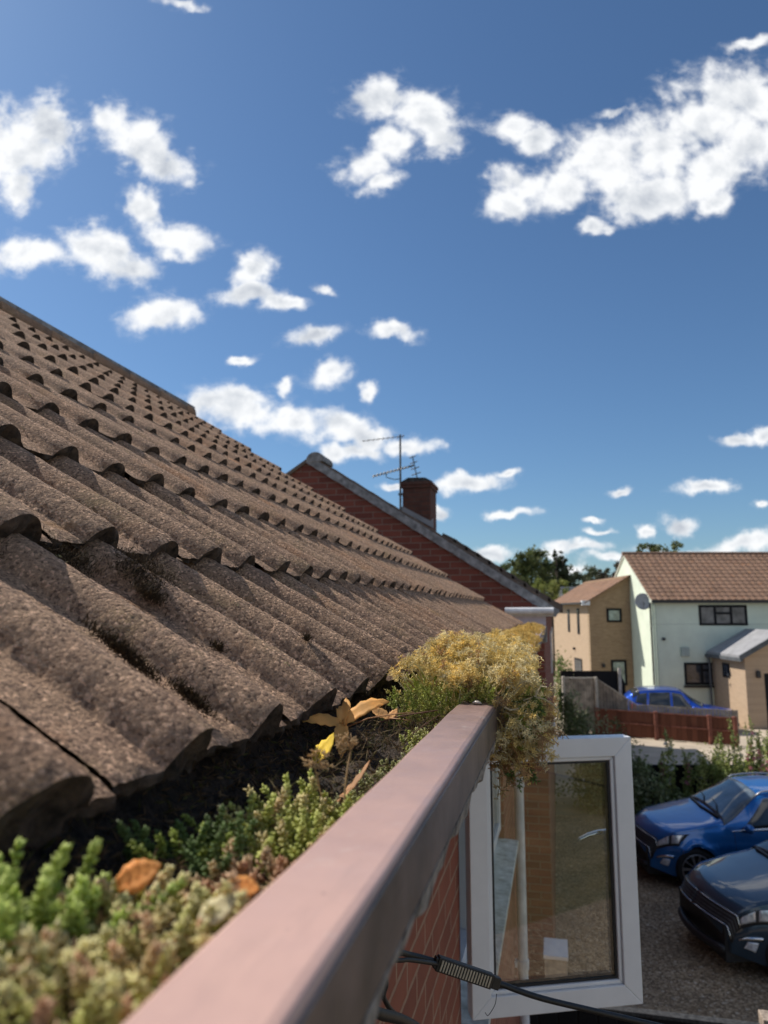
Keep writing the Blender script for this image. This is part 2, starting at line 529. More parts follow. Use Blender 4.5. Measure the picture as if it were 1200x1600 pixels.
M = {}
_ex, _ez = -.248 - .056 * sin(radians(33)) + .35, -.085 - .056 * cos(radians(33)) + 4.6
TILE_A0 = -_ex * cos(radians(33)) + _ez * sin(radians(33)) - .004
M['tile'] = tile_mat('concrete_tile', (.50, .325, .21))
M['tile_far'] = tile_mat('weathered_tile', (.16, .125, .10), False)
M['tile_red'] = tile_mat('red_brown_tile', (.25, .155, .105), False)
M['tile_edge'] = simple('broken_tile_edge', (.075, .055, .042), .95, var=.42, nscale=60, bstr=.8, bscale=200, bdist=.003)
M['mortar'] = simple('verge_mortar', (.27, .27, .27), .9, var=.25, nscale=14, bstr=.5, bscale=80)
M['brick_own'] = brick_mat('own_brick', (.36, .12, .07), (.24, .08, .05), (.42, .27, .18), 1, ms=.012)
M['brick_own_gable'] = brick_mat('own_brick_gable', (.30, .10, .065), (.20, .07, .05), (.42, .31, .23), 0)
M['brick_red'] = brick_mat('gable_brick', (.25, .075, .05), (.16, .05, .036), (.24, .165, .13), 0, .26, .086, .014)
M['brick_red_side'] = brick_mat('side_brick', (.30, .10, .065), (.24, .075, .05), (.34, .25, .20), 1)
M['brick_chim'] = brick_mat('chimney_brick', (.17, .068, .046), (.12, .05, .035), (.10, .08, .065), 0, stain=.6)
M['brick_tan'] = brick_mat('tan_brick', (.47, .32, .19), (.34, .225, .13), (.48, .37, .25), 0, stain=.3)
M['brick_tan_side'] = brick_mat('tan_brick_side', (.58, .42, .28), (.50, .36, .24), (.55, .45, .34), 1, stain=.12)
M['render_green'] = simple('pale_green_render', (.72, .79, .64), .85, var=.05, nscale=1.3, bstr=.2, bscale=50)
M['white'] = simple('white_upvc', (.80, .81, .82), .32, var=.03, nscale=7, spec=.5)
M['white_old'] = simple('old_white_paint', (.68, .69, .70), .55, var=.12, nscale=9)
M['gasket'] = simple('rubber_gasket', (.015, .015, .017), .6, var=.1)
M['black'] = simple('black_plastic', (.018, .018, .02), .45, var=.2, nscale=40)
M['dark_frame'] = simple('dark_frame_paint', (.012, .012, .014), .7, var=.1, spec=.2)
M['soil'] = simple('dark_gutter_soil', (.055, .038, .026), .95, var=.4, nscale=90, bstr=1, bscale=160, bdist=.006)
M['cable'] = simple('black_cable_sheath', (.012, .012, .013), .5, var=.2, nscale=100, bstr=.2, bscale=300, bdist=.001)
M['metal'] = simple('galvanised_metal', (.45, .45, .46), .4, metal=.8, var=.15, nscale=50)
M['metal_dark'] = simple('tarnished_metal', (.12, .12, .12), .5, metal=.6, var=.2, nscale=30)
M['grey_dark'] = simple('slate_grey_roofing', (.10, .11, .12), .7, var=.2, nscale=4)
M['grey_light'] = simple('grey_roof_felt', (.30, .30, .31), .8, var=.1, nscale=3)
M['concrete_g'] = simple('gutter_concrete', (.30, .27, .24), .95, var=.35, nscale=70, bstr=1, bscale=220, bdist=.004)
M['bark'] = simple('bark', (.09, .07, .05), .9, var=.3, nscale=8)
M['leaf'] = leaf_mat('sedum_leaf', .28, .5)
M['straw'] = leaf_mat('dry_sedum', .4, .75, .2)
M['foliage'] = leaf_mat('tree_foliage', .25, .6, .3)
M['autumn'] = leaf_mat('dead_leaf', .45, .6, .3)

def lip_material():
    m, t, b, o = new_mat('painted_gutter_cap', .36, .5)
    n = t.noise(o, 14, 5, .6)
    c = t.ramp(n, [(.3, (.49, .31, .26)), (.7, (.57, .365, .30))])
    sp = t.noise(t.vmath('ADD', o, (1, 2, 3)), 60, 4, .7)
    c = t.mix(t.ramp(sp, [(.70, 0), (.76, .8)]), c, (.16, .10, .08))
    sy = t.n('ShaderNodeSeparateXYZ'); t.link(o, sy.inputs[0])
    mr = t.n('ShaderNodeMapRange'); t.link(sy.outputs[1], mr.inputs[0]); mr.inputs[1].default_value = .28; mr.inputs[2].default_value = .80
    grime = t.math('MULTIPLY', mr.outputs[0], t.ramp(t.noise(t.vmath('ADD', o, (3, 1, 5)), 17, 6, .7), [(.3, .68), (.65, .98)]))
    c = t.mix(grime, c, (.215, .145, .125))
    mpx = t.n('ShaderNodeMapping'); mpx.inputs['Scale'].default_value = (9, 1.2, 9); t.link(o, mpx.inputs[0])
    c = t.mix(t.ramp(t.noise(mpx.outputs[0], 8, 5, .7), [(.55, 0), (.75, .28)]), c, (.30, .20, .17))
    sp2 = t.noise(t.vmath('ADD', o, (4, 2, 6)), 24, 5, .75)
    c = t.mix(t.ramp(sp2, [(.6, 0), (.72, .35)]), c, (.60, .52, .47))
    t.link(c, b.inputs['Base Color'])
    rr = t.ramp(t.noise(o, 30, 4, .6), [(.3, .28), (.7, .5)])
    t.link(rr, b.inputs['Roughness'])
    bump(t, b, t.math('ADD', t.noise(o, 22, 3, .5), t.math('MULTIPLY', t.noise(o, 300, 3, .6), .06)), .35, .004)
    return m
M['lip'] = lip_material()
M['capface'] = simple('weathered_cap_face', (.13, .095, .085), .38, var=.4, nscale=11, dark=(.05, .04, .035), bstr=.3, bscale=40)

def glass_mat(name, refl=1.55, tint=(.90, .92, .90)):
    m = bpy.data.materials.new(name); m.use_nodes = True
    t = NT(m.node_tree); m.node_tree.nodes.remove(m.node_tree.nodes['Principled BSDF'])
    fr = t.n('ShaderNodeFresnel'); fr.inputs[0].default_value = refl
    tr = t.n('ShaderNodeBsdfTransparent'); tr.inputs[0].default_value = (*tint, 1)
    gl = t.n('ShaderNodeBsdfGlossy'); gl.inputs['Roughness'].default_value = .0
    gl.inputs[0].default_value = (.95, .95, .95, 1)
    mx = t.n('ShaderNodeMixShader')
    t.link(fr.outputs[0], mx.inputs[0]); t.link(tr.outputs[0], mx.inputs[1]); t.link(gl.outputs[0], mx.inputs[2])
    t.link(mx.outputs[0], m.node_tree.nodes['Material Output'].inputs[0])
    return m
M['glass'] = glass_mat('window_glass', 1.62)

def dark_glass(name, c=(.02, .025, .03), rough=.05):
    m, t, b, o = new_mat(name, rough, .8)
    n = t.noise(o, 2.5, 3, .5)
    setc(t, b, t.ramp(n, [(.35, tuple(x * .5 for x in c)), (.7, tuple(x * 2 for x in c))]))
    return m
M['pane_dark'] = dark_glass('dark_window_pane', (.035, .04, .05))
M['pane_blind'] = dark_glass('frosted_pane', (.22, .27, .24), .15)

def paint(name, c, flake=.3, metal=.5):
    m, t, b, o = new_mat(name, .32, .5, metal)
    n = t.noise(o, 3, 3, .5)
    setc(t, b, t.ramp(n, [(.3, tuple(x * .85 for x in c)), (.7, tuple(min(1, x * 1.1) for x in c))]))
    b.inputs['Coat Weight'].default_value = 1.0
    b.inputs['Coat Roughness'].default_value = .04
    return m
M['paint_blue'] = paint('metallic_blue_paint', (.004, .13, .42))
M['paint_navy'] = paint('metallic_navy_paint', (.022, .05, .085))
M['paint_far'] = paint('bright_blue_paint', (.01, .09, .55))
M['car_glass'] = dark_glass('car_window_glass', (.03, .035, .04), .03)
M['screen_glass'] = dark_glass('windscreen_glass', (.06, .08, .10), .02)
M['tyre'] = simple('tyre_rubber', (.015, .015, .016), .8, var=.2, nscale=30, bstr=.3, bscale=90)
M['alloy'] = simple('alloy_rim', (.45, .45, .47), .3, metal=.8, var=.08)
M['chrome'] = simple('chrome_trim', (.75, .76, .78), .15, metal=1, var=.05)
M['lamp_glass'] = simple('headlamp_glass', (.75, .77, .80), .12, metal=.35, var=.25, nscale=14)
M['tail'] = simple('red_tail_lamp', (.5, .02, .02), .2, var=.15)

def fence_mat(name, c, board=.1, axis=0):
    m, t, b, o = new_mat(name, .85, .25)
    sep = t.n('ShaderNodeSeparateXYZ'); t.link(o, sep.inputs[0])
    x = t.math('MULTIPLY', sep.outputs[axis], 1 / board)
    fl = t.math('FLOOR', x)
    wn = t.n('ShaderNodeTexWhiteNoise', noise_dimensions='1D'); t.link(fl, wn.inputs['W'])
    fr = t.math('FRACT', x)
    gap = t.ramp(fr, [(.0, 0), (.07, 1), (.93, 1), (1.0, 0)])
    mp = t.n('ShaderNodeMapping'); mp.inputs['Scale'].default_value = (8, 8, .6); t.link(o, mp.inputs[0])
    gr = t.noise(mp.outputs[0], 6, 5, .7)
    cc = t.mix(wn.outputs[0], tuple(v * .7 for v in c), tuple(v * 1.25 for v in c))
    cc = t.mix(t.math('MULTIPLY', gr, .6), cc, tuple(v * .4 for v in c))
    t.link(cc, b.inputs['Base Color'])
    bump(t, b, t.math('ADD', gap, t.math('MULTIPLY', gr, .2)), .8, .015)
    return m
M['fence_red'] = fence_mat('red_brown_fence', (.17, .065, .04), .15)
M['fence_grey'] = fence_mat('grey_picket', (.36, .31, .25), .1)
M['fence_black'] = fence_mat('black_fence_board', (.012, .012, .013), .14)
M['post_red'] = simple('red_brown_post', (.20, .07, .045), .85, var=.25, nscale=8)
M['post_grey'] = simple('pale_post', (.55, .50, .42), .85, var=.15, nscale=8)

def gravel_mat():
    m, t, b, o = new_mat('gravel', .9, .3)
    v = t.n('ShaderNodeTexVoronoi'); v.inputs['Scale'].default_value = 38; t.link(o, v.inputs[0])
    sepc = t.n('ShaderNodeSeparateColor'); t.link(v.outputs['Color'], sepc.inputs[0])
    c = t.ramp(sepc.outputs[0], [(.0, (.17, .11, .06)), (.35, (.36, .25, .145)), (.7, (.52, .38, .23)), (.93, (.68, .52, .34)), (1, (.9, .78, .60))])
    c = t.mix(t.ramp(t.noise(o, 1.3, 5, .6), [(.35, 0), (.7, .5)]), c, (.17, .125, .08))
    c = t.mix(t.ramp(v.outputs[0], [(.4, 0), (.8, .55)]), c, (.06, .045, .03))
    t.link(c, b.inputs['Base Color'])
    bump(t, b, t.math('MULTIPLY', v.outputs[0], -1), .8, .012)
    return m
M['gravel'] = gravel_mat()
M['ground'] = simple('dry_ground', (.30, .25, .17), .95, var=.2, nscale=.4, bstr=.4, bscale=6, bdist=.03)
M['road'] = simple('pale_concrete_road', (.50, .42, .32), .9, var=.12, nscale=.9, bstr=.3, bscale=40)
M['paver'] = brick_mat('block_paving', (.36, .26, .18), (.30, .21, .14), (.24, .19, .14), 0)
def lawn_mat():
    m, t, b, o = new_mat('dry_lawn', .95, .1)
    c = t.ramp(t.noise(o, .55, 7, .75), [(.3, (.09, .10, .03)), (.5, (.26, .21, .08)), (.7, (.44, .33, .14))])
    c = t.mix(t.math('MULTIPLY', t.noise(o, 25, 4, .7), .6), c, (.10, .09, .03))
    c = t.mix(t.ramp(t.noise(o, 7, 3, .8), [(.66, 0), (.72, .8)]), c, (.62, .52, .30))
    t.link(c, b.inputs['Base Color'])
    bump(t, b, t.noise(o, 60, 4, .7), .8, .03)
    return m
M['lawn'] = lawn_mat()

# ------------------------------------------------------------------ ground
GZ = -4.6
def sheet(name, poly, z, mat):
    b = MB(); n = len(poly)
    b.add([(x, y, z) for x, y in poly], [tuple(range(n))])
    o = b.build(name, mat, fix=False)
    return tag(o, kind='structure')
A_ = YAW
def RD(r, d, z=0):      # coordinates along / away in the frame of the street across the drive
    return (r * cos(A_) - d * sin(A_), r * sin(A_) + d * cos(A_), z)
sheet('ground', [(-900, -600), (900, -600), (900, 1500), (-900, 1500)], GZ - .008, M['ground'])
sheet('gravel_drive', [(-4, -3.8), (8, -3.8), (9.5, 18.3), (-4, 17.2)], GZ, M['gravel'])
sheet('lawn', [(-14, -24), (20, -24), (20, -3.8), (-14, -3.8)], GZ, M['lawn'])
sheet('concrete_road', [RD(-6, 18.6)[:2], RD(40, 18.6)[:2], RD(40, 28.95)[:2], RD(-6, 28.95)[:2]], GZ - .004, M['road'])
sheet('paved_forecourt', [RD(14.2, 28.96)[:2], RD(30, 28.96)[:2], RD(30, 32)[:2], RD(9, 32)[:2], RD(9, 29.4)[:2], RD(14.2, 29.4)[:2]], GZ - .003, M['paver'])

# ------------------------------------------------------------------ own house: roof
TH = radians(33)
EX, EZ = -.248 - .056 * sin(TH), -.085 - .056 * cos(TH)     # tail line of the lowest course, pan level
ux, uz = -cos(TH), sin(TH)                         # up the slope
nx, nz = sin(TH), cos(TH)                          # out of the slope
def roofp(a, y, n):
    return EX + ux * a + nx * n, y, EZ + uz * a + nz * n
house = thing('brick_house', (-.35, 0, GZ), 'near brick house with a weathered concrete tile roof, brown gutter and open white window', 'house')
HO = Vector((-.35, 0, GZ))

GA = .35; TW = .304; Y0, Y1 = -3.8, 5.8
def profile(s):
    t = (s * 2) % 1.0
    q = np.abs(t - .5) / .23
    roll = np.where(q < 1, np.cos(np.clip(q, 0, 1) * pi / 2) ** .6, 0)
    # soft fillet into the pan
    return .026 * roll + .005 * (.5 - .5 * np.cos(2 * np.pi * t))
def build_roof():
    Vs, Fs, Ve, Fe = [], [], [], []
    nv = ne = 0
    ncol = int(round((Y1 - Y0) / TW)); tw = (Y1 - Y0) / ncol
    phase = (.374 * .92 - Y0)
    ph = ((.30 - Y0) / (tw / 2)) % 1.0
    for k in range(11):
        for j in range(ncol):
            y0 = Y0 + j * tw
            dist = sqrt((EX + ux * k * GA) ** 2 + max(0, abs(y0 + .15 - .5) - .3) ** 2 + .01)
            fine = (k <= 1 and -.5 < y0 < 2.0) 
            if y0 < -1.2: na, nb = 12, 3
            elif fine: na, nb = 84, 90
            elif dist < 2.2: na, nb = 44, 26
            else: na, nb = 30, 8
            top = GA + .03 if k < 10 else .12
            s = np.linspace(0, 1, na + 1); a = np.linspace(0, 1, nb + 1) ** 1.0 * top
            SS, AA = np.meshgrid(s, a)
            jit = rng.normal(0, .0035); lift = abs(rng.normal(0, .0022)); tilt = rng.normal(0, .0022); skew = rng.normal(0, .004)
            prof = profile((SS * tw / tw + 0) + ph * .5 * 0 + OFFS)
            nn = prof + .026 * (1 - AA / GA) + lift + tilt * (SS - .5) * 2
            aa = AA + k * GA + jit + skew * (SS - .5)
            yy = y0 + .0015 + SS * (tw - .003)
            sh = yy.shape
            P = np.stack([aa.ravel(), yy.ravel(), np.full(aa.size, k * 7.3 + j)], 1)
            if na >= 44:
                dn = .0007 * fbm(P * np.array([38, 38, 1]), 3, 3)
                if fine: dn = dn + .0008 * fbm(P * np.array([210, 210, 1]), 2, 9)
                # chipped, crumbling tail edge
                edge = np.exp(-AA.ravel() / .012)
                chip = fbm(P * np.array([1, 26, 1]) , 3, 5)
                aa = aa + (edge * (np.clip(chip, -.2, 1) * .007)).reshape(sh)
                dn = dn - edge * .003
                nn = nn + dn.reshape(sh)
            x, y, z = roofp(aa, yy, nn)
            V = np.stack([x.ravel(), y.ravel(), z.ravel()], 1)
            i = np.arange((nb) * (na + 1)).reshape(nb, na + 1)[:, :-1].ravel()
            F = np.stack([i, i + 1, i + na + 2, i + na + 1], 1)
            Vs.append(V); Fs.append(F + nv); nv += len(V)
            # tail face (thickness) and one side face
            r = profile(s + OFFS) / .031
            th = .014 + .028 * np.clip(r, 0, 1) ** 1.1
            tx, ty, tz = x[0], y[0], z[0]
            if fine:
                th = th + .009 * fbm(np.stack([s * 9 + j, s * 0, s * 0 + k], 1), 3, 2)
            m = len(s)
            rows = [np.stack([tx, ty, tz], 1)]
            for q in (.33, .66, 1.0):
                back = .006 * q + (.006 * fbm(np.stack([s * 24 + j, s * 0 + q * 6, s * 0 + k], 1), 3, 8) if na >= 44 else 0)
                rows.append(np.stack([tx + ux * back - nx * th * q, ty, tz + uz * back - nz * th * q], 1))
            Ve.append(np.vstack(rows))
            i = (np.arange(3)[:, None] * m + np.arange(m - 1)[None]).ravel()
            Fe.append(np.stack([i, i + m, i + m + 1, i + 1], 1) + ne); ne += 4 * m
            # side wall of the tile
            cx, cy, cz = x[:, -1], y[:, -1], z[:, -1]
            V = np.vstack([np.stack([cx, cy, cz], 1), np.stack([cx - nx * .02, cy, cz - nz * .02], 1)])
            q = len(cx); i = np.arange(q - 1)
            Ve.append(V); Fe.append(np.stack([i, i + 1, i + 1 + q, i + q], 1) + ne); ne += 2 * q
    V = np.vstack(Vs) - np.array(HO)
    roof = np_mesh('roof', V, np.vstack(Fs), M['tile'], house, True)
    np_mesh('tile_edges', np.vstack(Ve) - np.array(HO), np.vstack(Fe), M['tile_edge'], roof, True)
    # rear slope, underlay and verge
    b = MB(HO)
    L = 10.33 * GA
    rx, rz = EX + ux * L, EZ + uz * L
    b.loft([[(rx, y, rz + .03), (rx - L * cos(TH), y, rz + .03 - L * sin(TH)), (rx - L * cos(TH), y, rz - .05 - L * sin(TH)), (rx, y, rz - .05)] for y in (Y0, Y1)])
    b.build('rear_roof_slope', M['tile'], roof)
    b = MB(HO)
    b.loft([[roofp(.03, y, -.014), roofp(L, y, -.014), roofp(L, y, -.06), roofp(.03, y, -.06)] for y in (Y0 + .02, Y1 - .02)])
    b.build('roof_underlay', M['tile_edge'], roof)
    # verge mortar at the far end
    b = MB(HO)
    for k in range(11):
        b.loft([[roofp(k * GA + .01, y, .012), roofp(min(L, (k + 1) * GA), y, -.01), roofp(min(L, (k + 1) * GA), y, -.05), roofp(k * GA + .01, y, -.05)] for y in (Y1 - .005, Y1 + .02)])
    b.build('verge', M['mortar'], roof)
    # ridge tiles
    y = Y0; j = 0
    while y < Y1 - .1:
        b = MB(HO)
        y2 = min(y + .45, Y1 + .01)
        r = .115 + rnd.uniform(-.003, .003); dz = rnd.uniform(-.004, .004)
        def sec(yy, rr):
            return [(rx + rr * 1.15 * cos(q), yy, rz - .03 + dz + rr * sin(q)) for q in [radians(-10 + 200 * i / 14) for i in range(15)]] + \
                   [(rx + (rr - .02) * 1.15 * cos(q), yy, rz - .03 + dz + (rr - .02) * sin(q)) for q in [radians(190 - 200 * i / 14) for i in range(15)]]
        b.loft([sec(y + .004, r), sec(y + .02, r + .004), sec(y2 - .006, r)])
        b.build('ridge_tile', M['tile'], roof, True)
        y = y2; j += 1
    b = MB(HO)
    b.box(rx - .12, rx + .12, Y0, Y1, rz - .09, rz + .045)
    b.build('ridge_mortar', M['mortar'], roof)
OFFS = ((.0) % 1)
# roll crests fall every half tile; shift so that crests meet the photographed tail ends
_tw = (Y1 - Y0) / int(round((Y1 - Y0) / TW))
OFFS = (.5 - ((.49 - Y0) / (_tw / 2)) % 1.0) / 2
build_roof()

# ------------------------------------------------------------------ own house: walls with window opening
WX = -.35; WO0, WO1, WZ0, WZ1 = 2.57, 4.62, -1.37, -.45
b = MB(HO)
BX = WX - .28
for (y0, y1, z0, z1) in ((Y0 + .1, WO0, GZ - .1, -.25), (WO1, Y1 - .1, GZ - .1, -.25), (WO0, WO1, GZ - .1, WZ0 - .03), (WO0, WO1, WZ1, -.25)):
    b.box(BX, WX, y0, y1, z0, z1)
b.build('wall', M['brick_own'], house)
L = 10.33 * GA; RX = EX + ux * L; RZ = EZ + uz * L
for y0, y1 in ((Y1 - .35, Y1 - .098), (Y0 + .098, Y0 + .35)):
    b = MB(HO)
    b.prism([(WX - .003, GZ - .1), (WX - .003, -.22), (RX, RZ - .10), (2 * RX - WX, -.22), (2 * RX - WX, GZ - .1)], 1, y0, y1)
    b.build('gable_wall', M['brick_own_gable'], house)
b = MB(HO)
b.box(2 * RX - WX - .2, 2 * RX - WX, Y0 + .35, Y1 - .35, GZ, -.25)
b.build('rear_wall', M['brick_own'], house)
b = MB(HO)
b.box(BX - 1.2, BX - 1.18, WO0 - .6, WO1 + .6, WZ0 - .4, WZ1 + .2)
b.build('interior_wall', simple('dim_interior_plaster', (.35, .33, .30), .9, var=.05), house)
# window in the opening: outer frame, mullion, fixed panes, sill
win = MB(HO)
fx0, fx1 = WX - .10, WX - .035
win.box(fx0, fx1, WO0, WO1, WZ0, WZ0 + .06); win.box(fx0, fx1, WO0, WO1, WZ1 - .06, WZ1)
for yc in (WO0 + .03, WO0 + .62, WO1 - .65, WO1 - .03):
    win.box(fx0 + .002, fx1 + .002, yc - .03, yc + .03, WZ0 + .06, WZ1 - .06)
window = win.build('window', M['white'], house, bevel=.004)
s_ = MB(HO)
for a0, a1 in ((WO0 + .66, WO1 - .69), (WO1 - .61, WO1 - .07)):
    x0, x1 = fx1 - .03, fx1 + .022
    s_.box(x0, x1, a0, a0 + .05, WZ0 + .07, WZ1 - .07); s_.box(x0, x1, a1 - .05, a1, WZ0 + .07, WZ1 - .07)
    s_.box(x0, x1 - .002, a0 + .05, a1 - .05, WZ0 + .07, WZ0 + .12); s_.box(x0, x1 - .002, a0 + .05, a1 - .05, WZ1 - .12, WZ1 - .07)
s_.build('fixed_sash', M['white'], window, bevel=.004)
s_ = MB(HO)
for a0, a1 in ((WO0 + .71, WO1 - .74), (WO1 - .56, WO1 - .12)):
    s_.box(fx1 - .012, fx1 + .004, a0, a1, WZ0 + .12, WZ1 - .12)
s_.build('fixed_pane', M['pane_dark'], window)
s_ = MB(HO)
s_.prism([(WX - .06, WZ0), (WX + .085, WZ0 - .012), (WX + .085, WZ0 - .042), (WX - .06, WZ0 - .029)], 1, WO0 - .02, WO1 + .02)
s_.build('sill', simple('dirty_white_sill', (.66, .70, .68), .5, var=.22, nscale=16, dark=(.34, .36, .33)), window, bevel=.004)

# open casement: own frame in a rotated local space
cas_p = Vector((WX + .03, 2.565, -1.33)); cas_q = Vector((.233, 2.80, -1.33))
cw = (cas_q - cas_p).length + .005; ca = atan2(cas_q.y - cas_p.y, cas_q.x - cas_p.x)
CH = .885
cas = bpy.data.objects.new('open_casement', None); COL.objects.link(cas); cas.parent = house
cas.location = cas_p - HO; cas.rotation_euler = (0, 0, ca)
def ring(b, x0, x1, z0, z1, wd, y0, y1):
    """mitred rectangular frame"""
    o_ = [(x0, z0), (x1, z0), (x1, z1), (x0, z1)]; i_ = [(x0 + wd, z0 + wd), (x1 - wd, z0 + wd), (x1 - wd, z1 - wd), (x0 + wd, z1 - wd)]
    for k in range(4):
        a, c, d, e = o_[k], o_[(k + 1) % 4], i_[(k + 1) % 4], i_[k]
        b.prism([a, c, d, e], 1, y0, y1)
b = MB(); ring(b, 0, cw, 0, CH, .066, -.030, .030)
fr = b.build('casement_frame', M['white'], cas, bevel=.003)
b = MB(); ring(b, .0665, cw - .0665, .0665, CH - .0665, .014, -.021, .024)
b.build('glazing_bead', M['white'], cas, bevel=.004)
b = MB(); ring(b, .081, cw - .081, .081, CH - .081, .008, -.014, .014)
b.build('gasket', M['gasket'], cas)
b = MB(); b.box(.085, cw - .085, -.009, .009, .085, CH - .085)
b.build('glass_pane', M['glass'], cas)
b = MB()
b.box(cw - .06, cw - .03, .030, .040, .44, .56)
hp = [(cw - .045, .045, .535), (cw - .06, .055, .54), (cw - .10, .058, .538), (cw - .14, .058, .530), (cw - .175, .056, .518)]
b.tube(hp, [.011, .011, .010, .009, .008], 8)
b.build('window_handle', M['chrome'], cas, smooth=False, bevel=.002)
# downpipe
b = MB(HO)
px_, py_ = WX + .055, 5.35
b.tube([(px_, py_, GZ), (px_, py_, -.35)], .034, 14)
for z in (-1.2, -2.4, -3.6):
    b.tube([(px_, py_, z - .03), (px_, py_, z + .03)], .041, 14)
    b.box(WX, px_, py_ - .02, py_ + .02, z - .02, z + .02)
b.build('downpipe', M['white_old'], house, smooth=False)

# ------------------------------------------------------------------ gutter
LX0, LX1, LZ = -.130, -.081, -.120
def cap_sec(y, t=0):
    r = .004
    p = [(LX0, LZ - .03), (LX0, LZ - r), (LX0 + r * .3, LZ - r * .3), (LX0 + r, LZ), (LX1 - r * 1.5, LZ - .0005), (LX1 - r * .45, LZ - r * .45), (LX1, LZ - r * 1.5), (LX1, LZ - .040), (LX1 - .003, LZ - .041), (LX1 - .003, LZ - .01), (LX0 + .003, LZ - .006), (LX0 + .003, LZ - .03)]
    return [(a, y, z + t) for a, z in p]
gut = MB(HO)
def gsec(y):
    wv = .0035 * sin(y * 37) + .003 * sin(y * 91 + 1)
    return [(a, y, z) for a, z in ((LX0 + .006, LZ - .008), (LX1 - .005, LZ - .008), (LX1 - .005, LZ - .0415), (LX1 + .001, LZ - .043), (LX1 - .001, LZ - .054 + wv), (LX1 - .012, LZ - .062 + wv * .6), (-.20, -.235), (-.36, -.255), (-.46, -.255), (-.46, -.10), (-.34, -.12), (-.315, -.21), (-.17, -.215), (LX0 + .006, LZ - .05))]
gut.loft([gsec(-1.2 + i * .02) for i in range(int((Y1 + 1.2) / .02) + 1)])
gut.loft([gsec(Y0), gsec(-1.19)])
gutter = gut.build('gutter', M['concrete_g'], house, smooth=False)
b = MB(HO)
ys = [-1.2 + i * .04 for i in range(int((2.0 + 1.2) / .04) + 1)]
b.loft([cap_sec(y, .0006 * sin(y * 9) + .0004 * sin(y * 31)) for y in ys])
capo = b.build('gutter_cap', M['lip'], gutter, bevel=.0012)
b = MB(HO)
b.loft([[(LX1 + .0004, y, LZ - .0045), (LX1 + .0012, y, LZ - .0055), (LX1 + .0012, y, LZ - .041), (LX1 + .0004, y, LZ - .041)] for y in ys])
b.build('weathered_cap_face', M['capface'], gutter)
b = MB(HO)
b.loft([[(LX0 - .003, y, LZ - .04), (LX0 - .003, y, LZ + .001), (LX1 + .002, y, LZ + .001), (LX1 + .002, y, LZ - .035)] for y in (2.0, Y1 + .0)])
b.build('gutter_far_lip', simple('bare_gutter_lip', (.38, .31, .29), .85, var=.2, nscale=20, bstr=.4, bscale=90), gutter)
# end box of the gutter
b = MB(HO)
b.box(-.30, -.07, Y1 - .0, Y1 + .05, -.24, LZ + .01)
b.build('gutter_end', M['mortar'], gutter, bevel=.01)

# ------------------------------------------------------------------ what grows and lies in the gutter
def soilz(x, y):
    p = np.array([[x * 30, y * 22, 0]])
    return -.168 + .020 * max(0, min(1, (.42 - y) / .12)) + .010 * float(fbm(p, 3, 4)[0]) + .018 * min(1, max(0, (y - .55) / .5))
def build_soil():
    nx_, ny_ = 34, 900
    xs = np.linspace(-.335, -.131, nx_); ys_ = np.linspace(-.6, Y1 - .05, ny_)
    X, Y = np.meshgrid(xs, ys_)
    P = np.stack([X.ravel() * 30, Y.ravel() * 22, np.zeros(X.size)], 1)
    Z = -.168 + .020 * np.clip((.42 - Y.ravel()) / .12, 0, 1) + .055 * np.clip((-.275 - X.ravel()) / .06, 0, 1) + .010 * fbm(P, 3, 4) + .006 * fbm(P * 5, 3, 6) + .018 * np.clip((Y.ravel() - .55) / .5, 0, 1)
    V = np.stack([X.ravel(), Y.ravel(), Z], 1)
    i = np.arange((ny_ - 1) * nx_).reshape(ny_ - 1, nx_)[:, :-1].ravel()
    F = np.stack([i, i + 1, i + nx_ + 1, i + nx_], 1)
    o = np_mesh('soil', V, F, M['soil'], None, True)
    tag(o, 'dark crumbly soil and rotted debris filling the gutter', 'soil', kind='stuff')
build_soil()
# loose litter: bits of stalk, moss crumbs
c = Cloud()
n = 5200
X = rng.uniform(-.31, -.135, n); Y = .2 + rng.uniform(0, 1, n) ** 1.3 * 1.6
Z = -.166 + .020 * np.clip((.42 - Y) / .12, 0, 1) + .018 * np.clip((Y - .55) / .5, 0, 1) + rng.uniform(-.004, .014, n)
D = rng.normal(0, 1, (n, 3)); D[:, 2] *= .5
pal = np.array([(.055, .035, .022), (.10, .065, .035), (.02, .015, .012), (.17, .12, .06), (.05, .055, .02)])
c.put(np.stack([X, Y, Z], 1), D, rng.uniform(.004, .016, n), rng.uniform(.0007, .0022, n), pal[rng.integers(0, 5, n)])
n = 1500
X = rng.uniform(-.24, -.135, n); Y = rng.uniform(.55, 1.05, n)
Z = -.166 + .018 * np.clip((Y - .55) / .5, 0, 1) + rng.uniform(-.002, .022, n)
D = rng.normal(0, 1, (n, 3))
pal = np.array([(.20, .14, .07), (.13, .08, .045), (.28, .22, .12), (.10, .10, .03)])
c.put(np.stack([X, Y, Z], 1), D, rng.uniform(.006, .022, n), rng.uniform(.0005, .0014, n), pal[rng.integers(0, 4, n)])
o = c.build('plant_litter', M['straw'])
tag(o, 'brown stalks, crumbs and dead scraps lying over the gutter soil', 'litter', kind='stuff')

